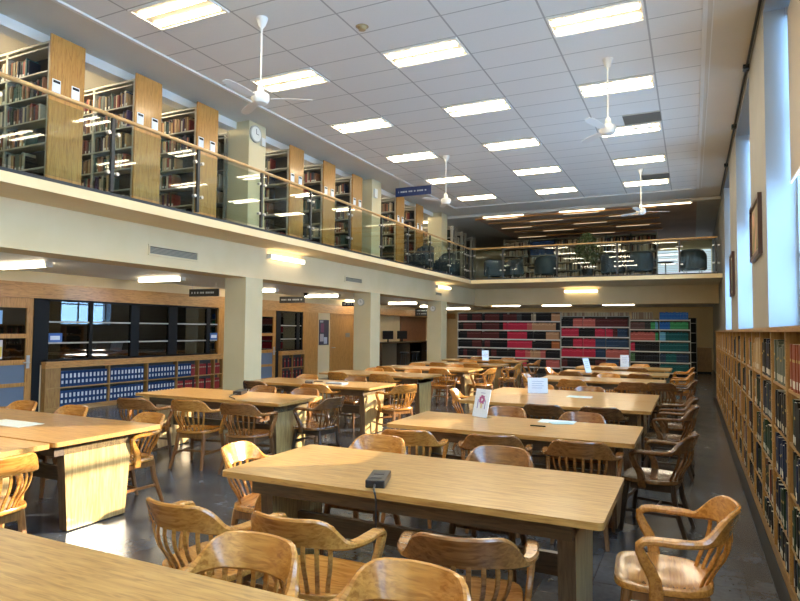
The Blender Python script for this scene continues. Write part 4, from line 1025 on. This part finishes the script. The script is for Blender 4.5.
t = thing('potted_tree', 'leafy potted tree among the armchairs on the rear balcony', 'plant', (-3.2, 21.6, MEZZ_Z))
MB().lathe([(.14, 0), (.2, .3), (.21, .34), (.18, .34), (.17, .30)], 20).build('pot', M_POT, t)
MB().lathe([(.165, .30), (.01, .305)], 16).build('soil', M_BARK, t)
for k in range(4):
    a = k*1.7; MB().tube([(0.02*math.cos(a), .02*math.sin(a), .3), (.05*math.cos(a), .05*math.sin(a), .8), (.16*math.cos(a), .16*math.sin(a), 1.25)], [.014, .011, .006], 6).build('stem', M_BARK, t)
rs = random.Random(2); b = MB()
for k in range(1500):
    th = rs.uniform(0, 2*PI); zz = rs.uniform(.55, 1.62); q = (zz-.55)/1.07; rr = (.16+.5*math.sin(PI*min(1, q*.9+.12)))*rs.random()**.5*.72
    c = Vector((rr*math.cos(th), rr*math.sin(th), zz)); T = Matrix.Translation(c) @ Matrix.Rotation(rs.uniform(0, 6.3), 4, 'Z') @ Matrix.Rotation(rs.uniform(.2, 1.3), 4, 'Y')
    l, w = rs.uniform(.05, .09), rs.uniform(.014, .024)
    b.add([T @ Vector(v) for v in ((0, 0, 0), (l*.5, w, .004), (l, 0, -.01), (l*.5, -w, .004))], [(0, 1, 2, 3)])
b.build('foliage', M_GREEN, t, False)
# rear window with blinds, upper far wall
w8 = struct('window_8', MB().box(-1.6, .8, YN-.06, YN-.01, 4.2, 5.3), mat('bright_window', (.6, .65, .7), .5, emit=(.75, .85, 1), es=.5))
b = MB()
for k in range(13): b.box(-1.6, .8, YN-.10, YN-.07, 4.22+k*.08, 4.25+k*.08)
b.build('blind_slats', M_WHITE, w8, False)

# computer counter in the recess under the balcony
t = thing('computer_counter', 'standing counter with two computers under the side balcony', 'counter', (OX-.1, 23.6, 0))
MB().box(-.38, .32, -2.3, 3.2, 1.08, 1.12).build('worktop', M_APRON, t, False); MB().box(-.38, -.34, -2.2, 3.1, 0, 1.08).build('back', mat('counter_tan', (.34, .25, .15), .6), t, False)
for yy in (-2.2, 0.4, 3.1): MB().box(-.34, .28, yy-.02, yy+.02, 0, 1.08).build('support', M_APRON, t, False)
for k, (y, lb) in enumerate(((22.35, 'left one of the two black computer monitors on the counter'), (23.7, 'right one of the two black computer monitors on the counter'))):
    t = thing('computer_monitor', lb, 'monitor', (OX-.05, y, 1.121), R(-25))
    MB().box(-.02, .02, -.26, .26, .12, .46).build('screen', M_PLASTIC, t, False); MB().box(-.015, .015, -.03, .03, .01, .14).build('stand', M_PLASTIC, t, False); MB().box(-.09, .09, -.12, .12, 0, .012).build('foot', M_PLASTIC, t, False)
struct('door_4', MB().box(OX-.5, OX-.44, 24.4, 27.2, 0, 2.22), wood('dark_red_panel', (.20, .07, .03), (.27, .10, .045), 'z', .4, 3))
for k, (x, y) in enumerate(((-10.3, 22.0), (-10.3, 23.1), (-10.3, 24.6))):
    t = thing('counter_stool', 'dark stool at the computer counter, %s from the left' % numw[k], 'stool', (x, y, 0), 0, 'dark stools at the computer counter')
    MB().lathe([(.17, .70), (.18, .73), (.16, .75)], 18).build('seat', M_PLASTIC, t)
    for q in range(4): a = PI/4+q*PI/2; MB().tube([(.1*math.cos(a), .1*math.sin(a), .7), (.2*math.cos(a), .2*math.sin(a), 0)], .012, 6).build('leg', M_DKST, t)
# framed pictures on the window wall piers
def picture(y0, y1, z0, z1, label, cols):
    t = thing('framed_picture', label, 'picture', (XE, (y0+y1)/2, (z0+z1)/2)); h, v = (y1-y0)/2, (z1-z0)/2
    MB().box(-.05, 0, -h, h, v-.06, v).box(-.05, 0, -h, h, -v, -v+.06).box(-.05, 0, -h, -h+.06, -v+.06, v-.06).box(-.05, 0, h-.06, h, -v+.06, v-.06).build('frame', mat('mahogany_frame', (.05, .018, .016), .35), t, False)
    MB().box(-.02, 0, -h+.06, h-.06, -v+.06, v-.06).build('mat_board', mat('mat_board', (.5, .42, .3), .6), t, False)
    MB().box(-.024, -.02, -h+.12, h-.12, -v+.12, v-.12).build('print', cols, t, False)
pm = noisecol(mat('landscape_print', (.3, .2, .1), .5), (.10, .16, .05), (.60, .34, .24), 3.5, (1, 1, 1), 5)
picture(9.12, 10.40, 2.68, 3.48, 'mahogany-framed landscape print on the pier nearest the camera', pm)
picture(14.75, 15.85, 2.45, 3.38, 'dark narrow-looking framed picture on the farther pier', mat('dim_print', (.12, .13, .11), .5))
# intake: small fittings
tag(MB().lathe([(.02, -.09), (.06, -.06), (.06, 0)], 14).build('ceiling_camera', M_BLACK, None, True, (-10.0, 14.65, ZB+.03)), 'small dark dome camera beside the black sign right of the nearest column', 'camera')
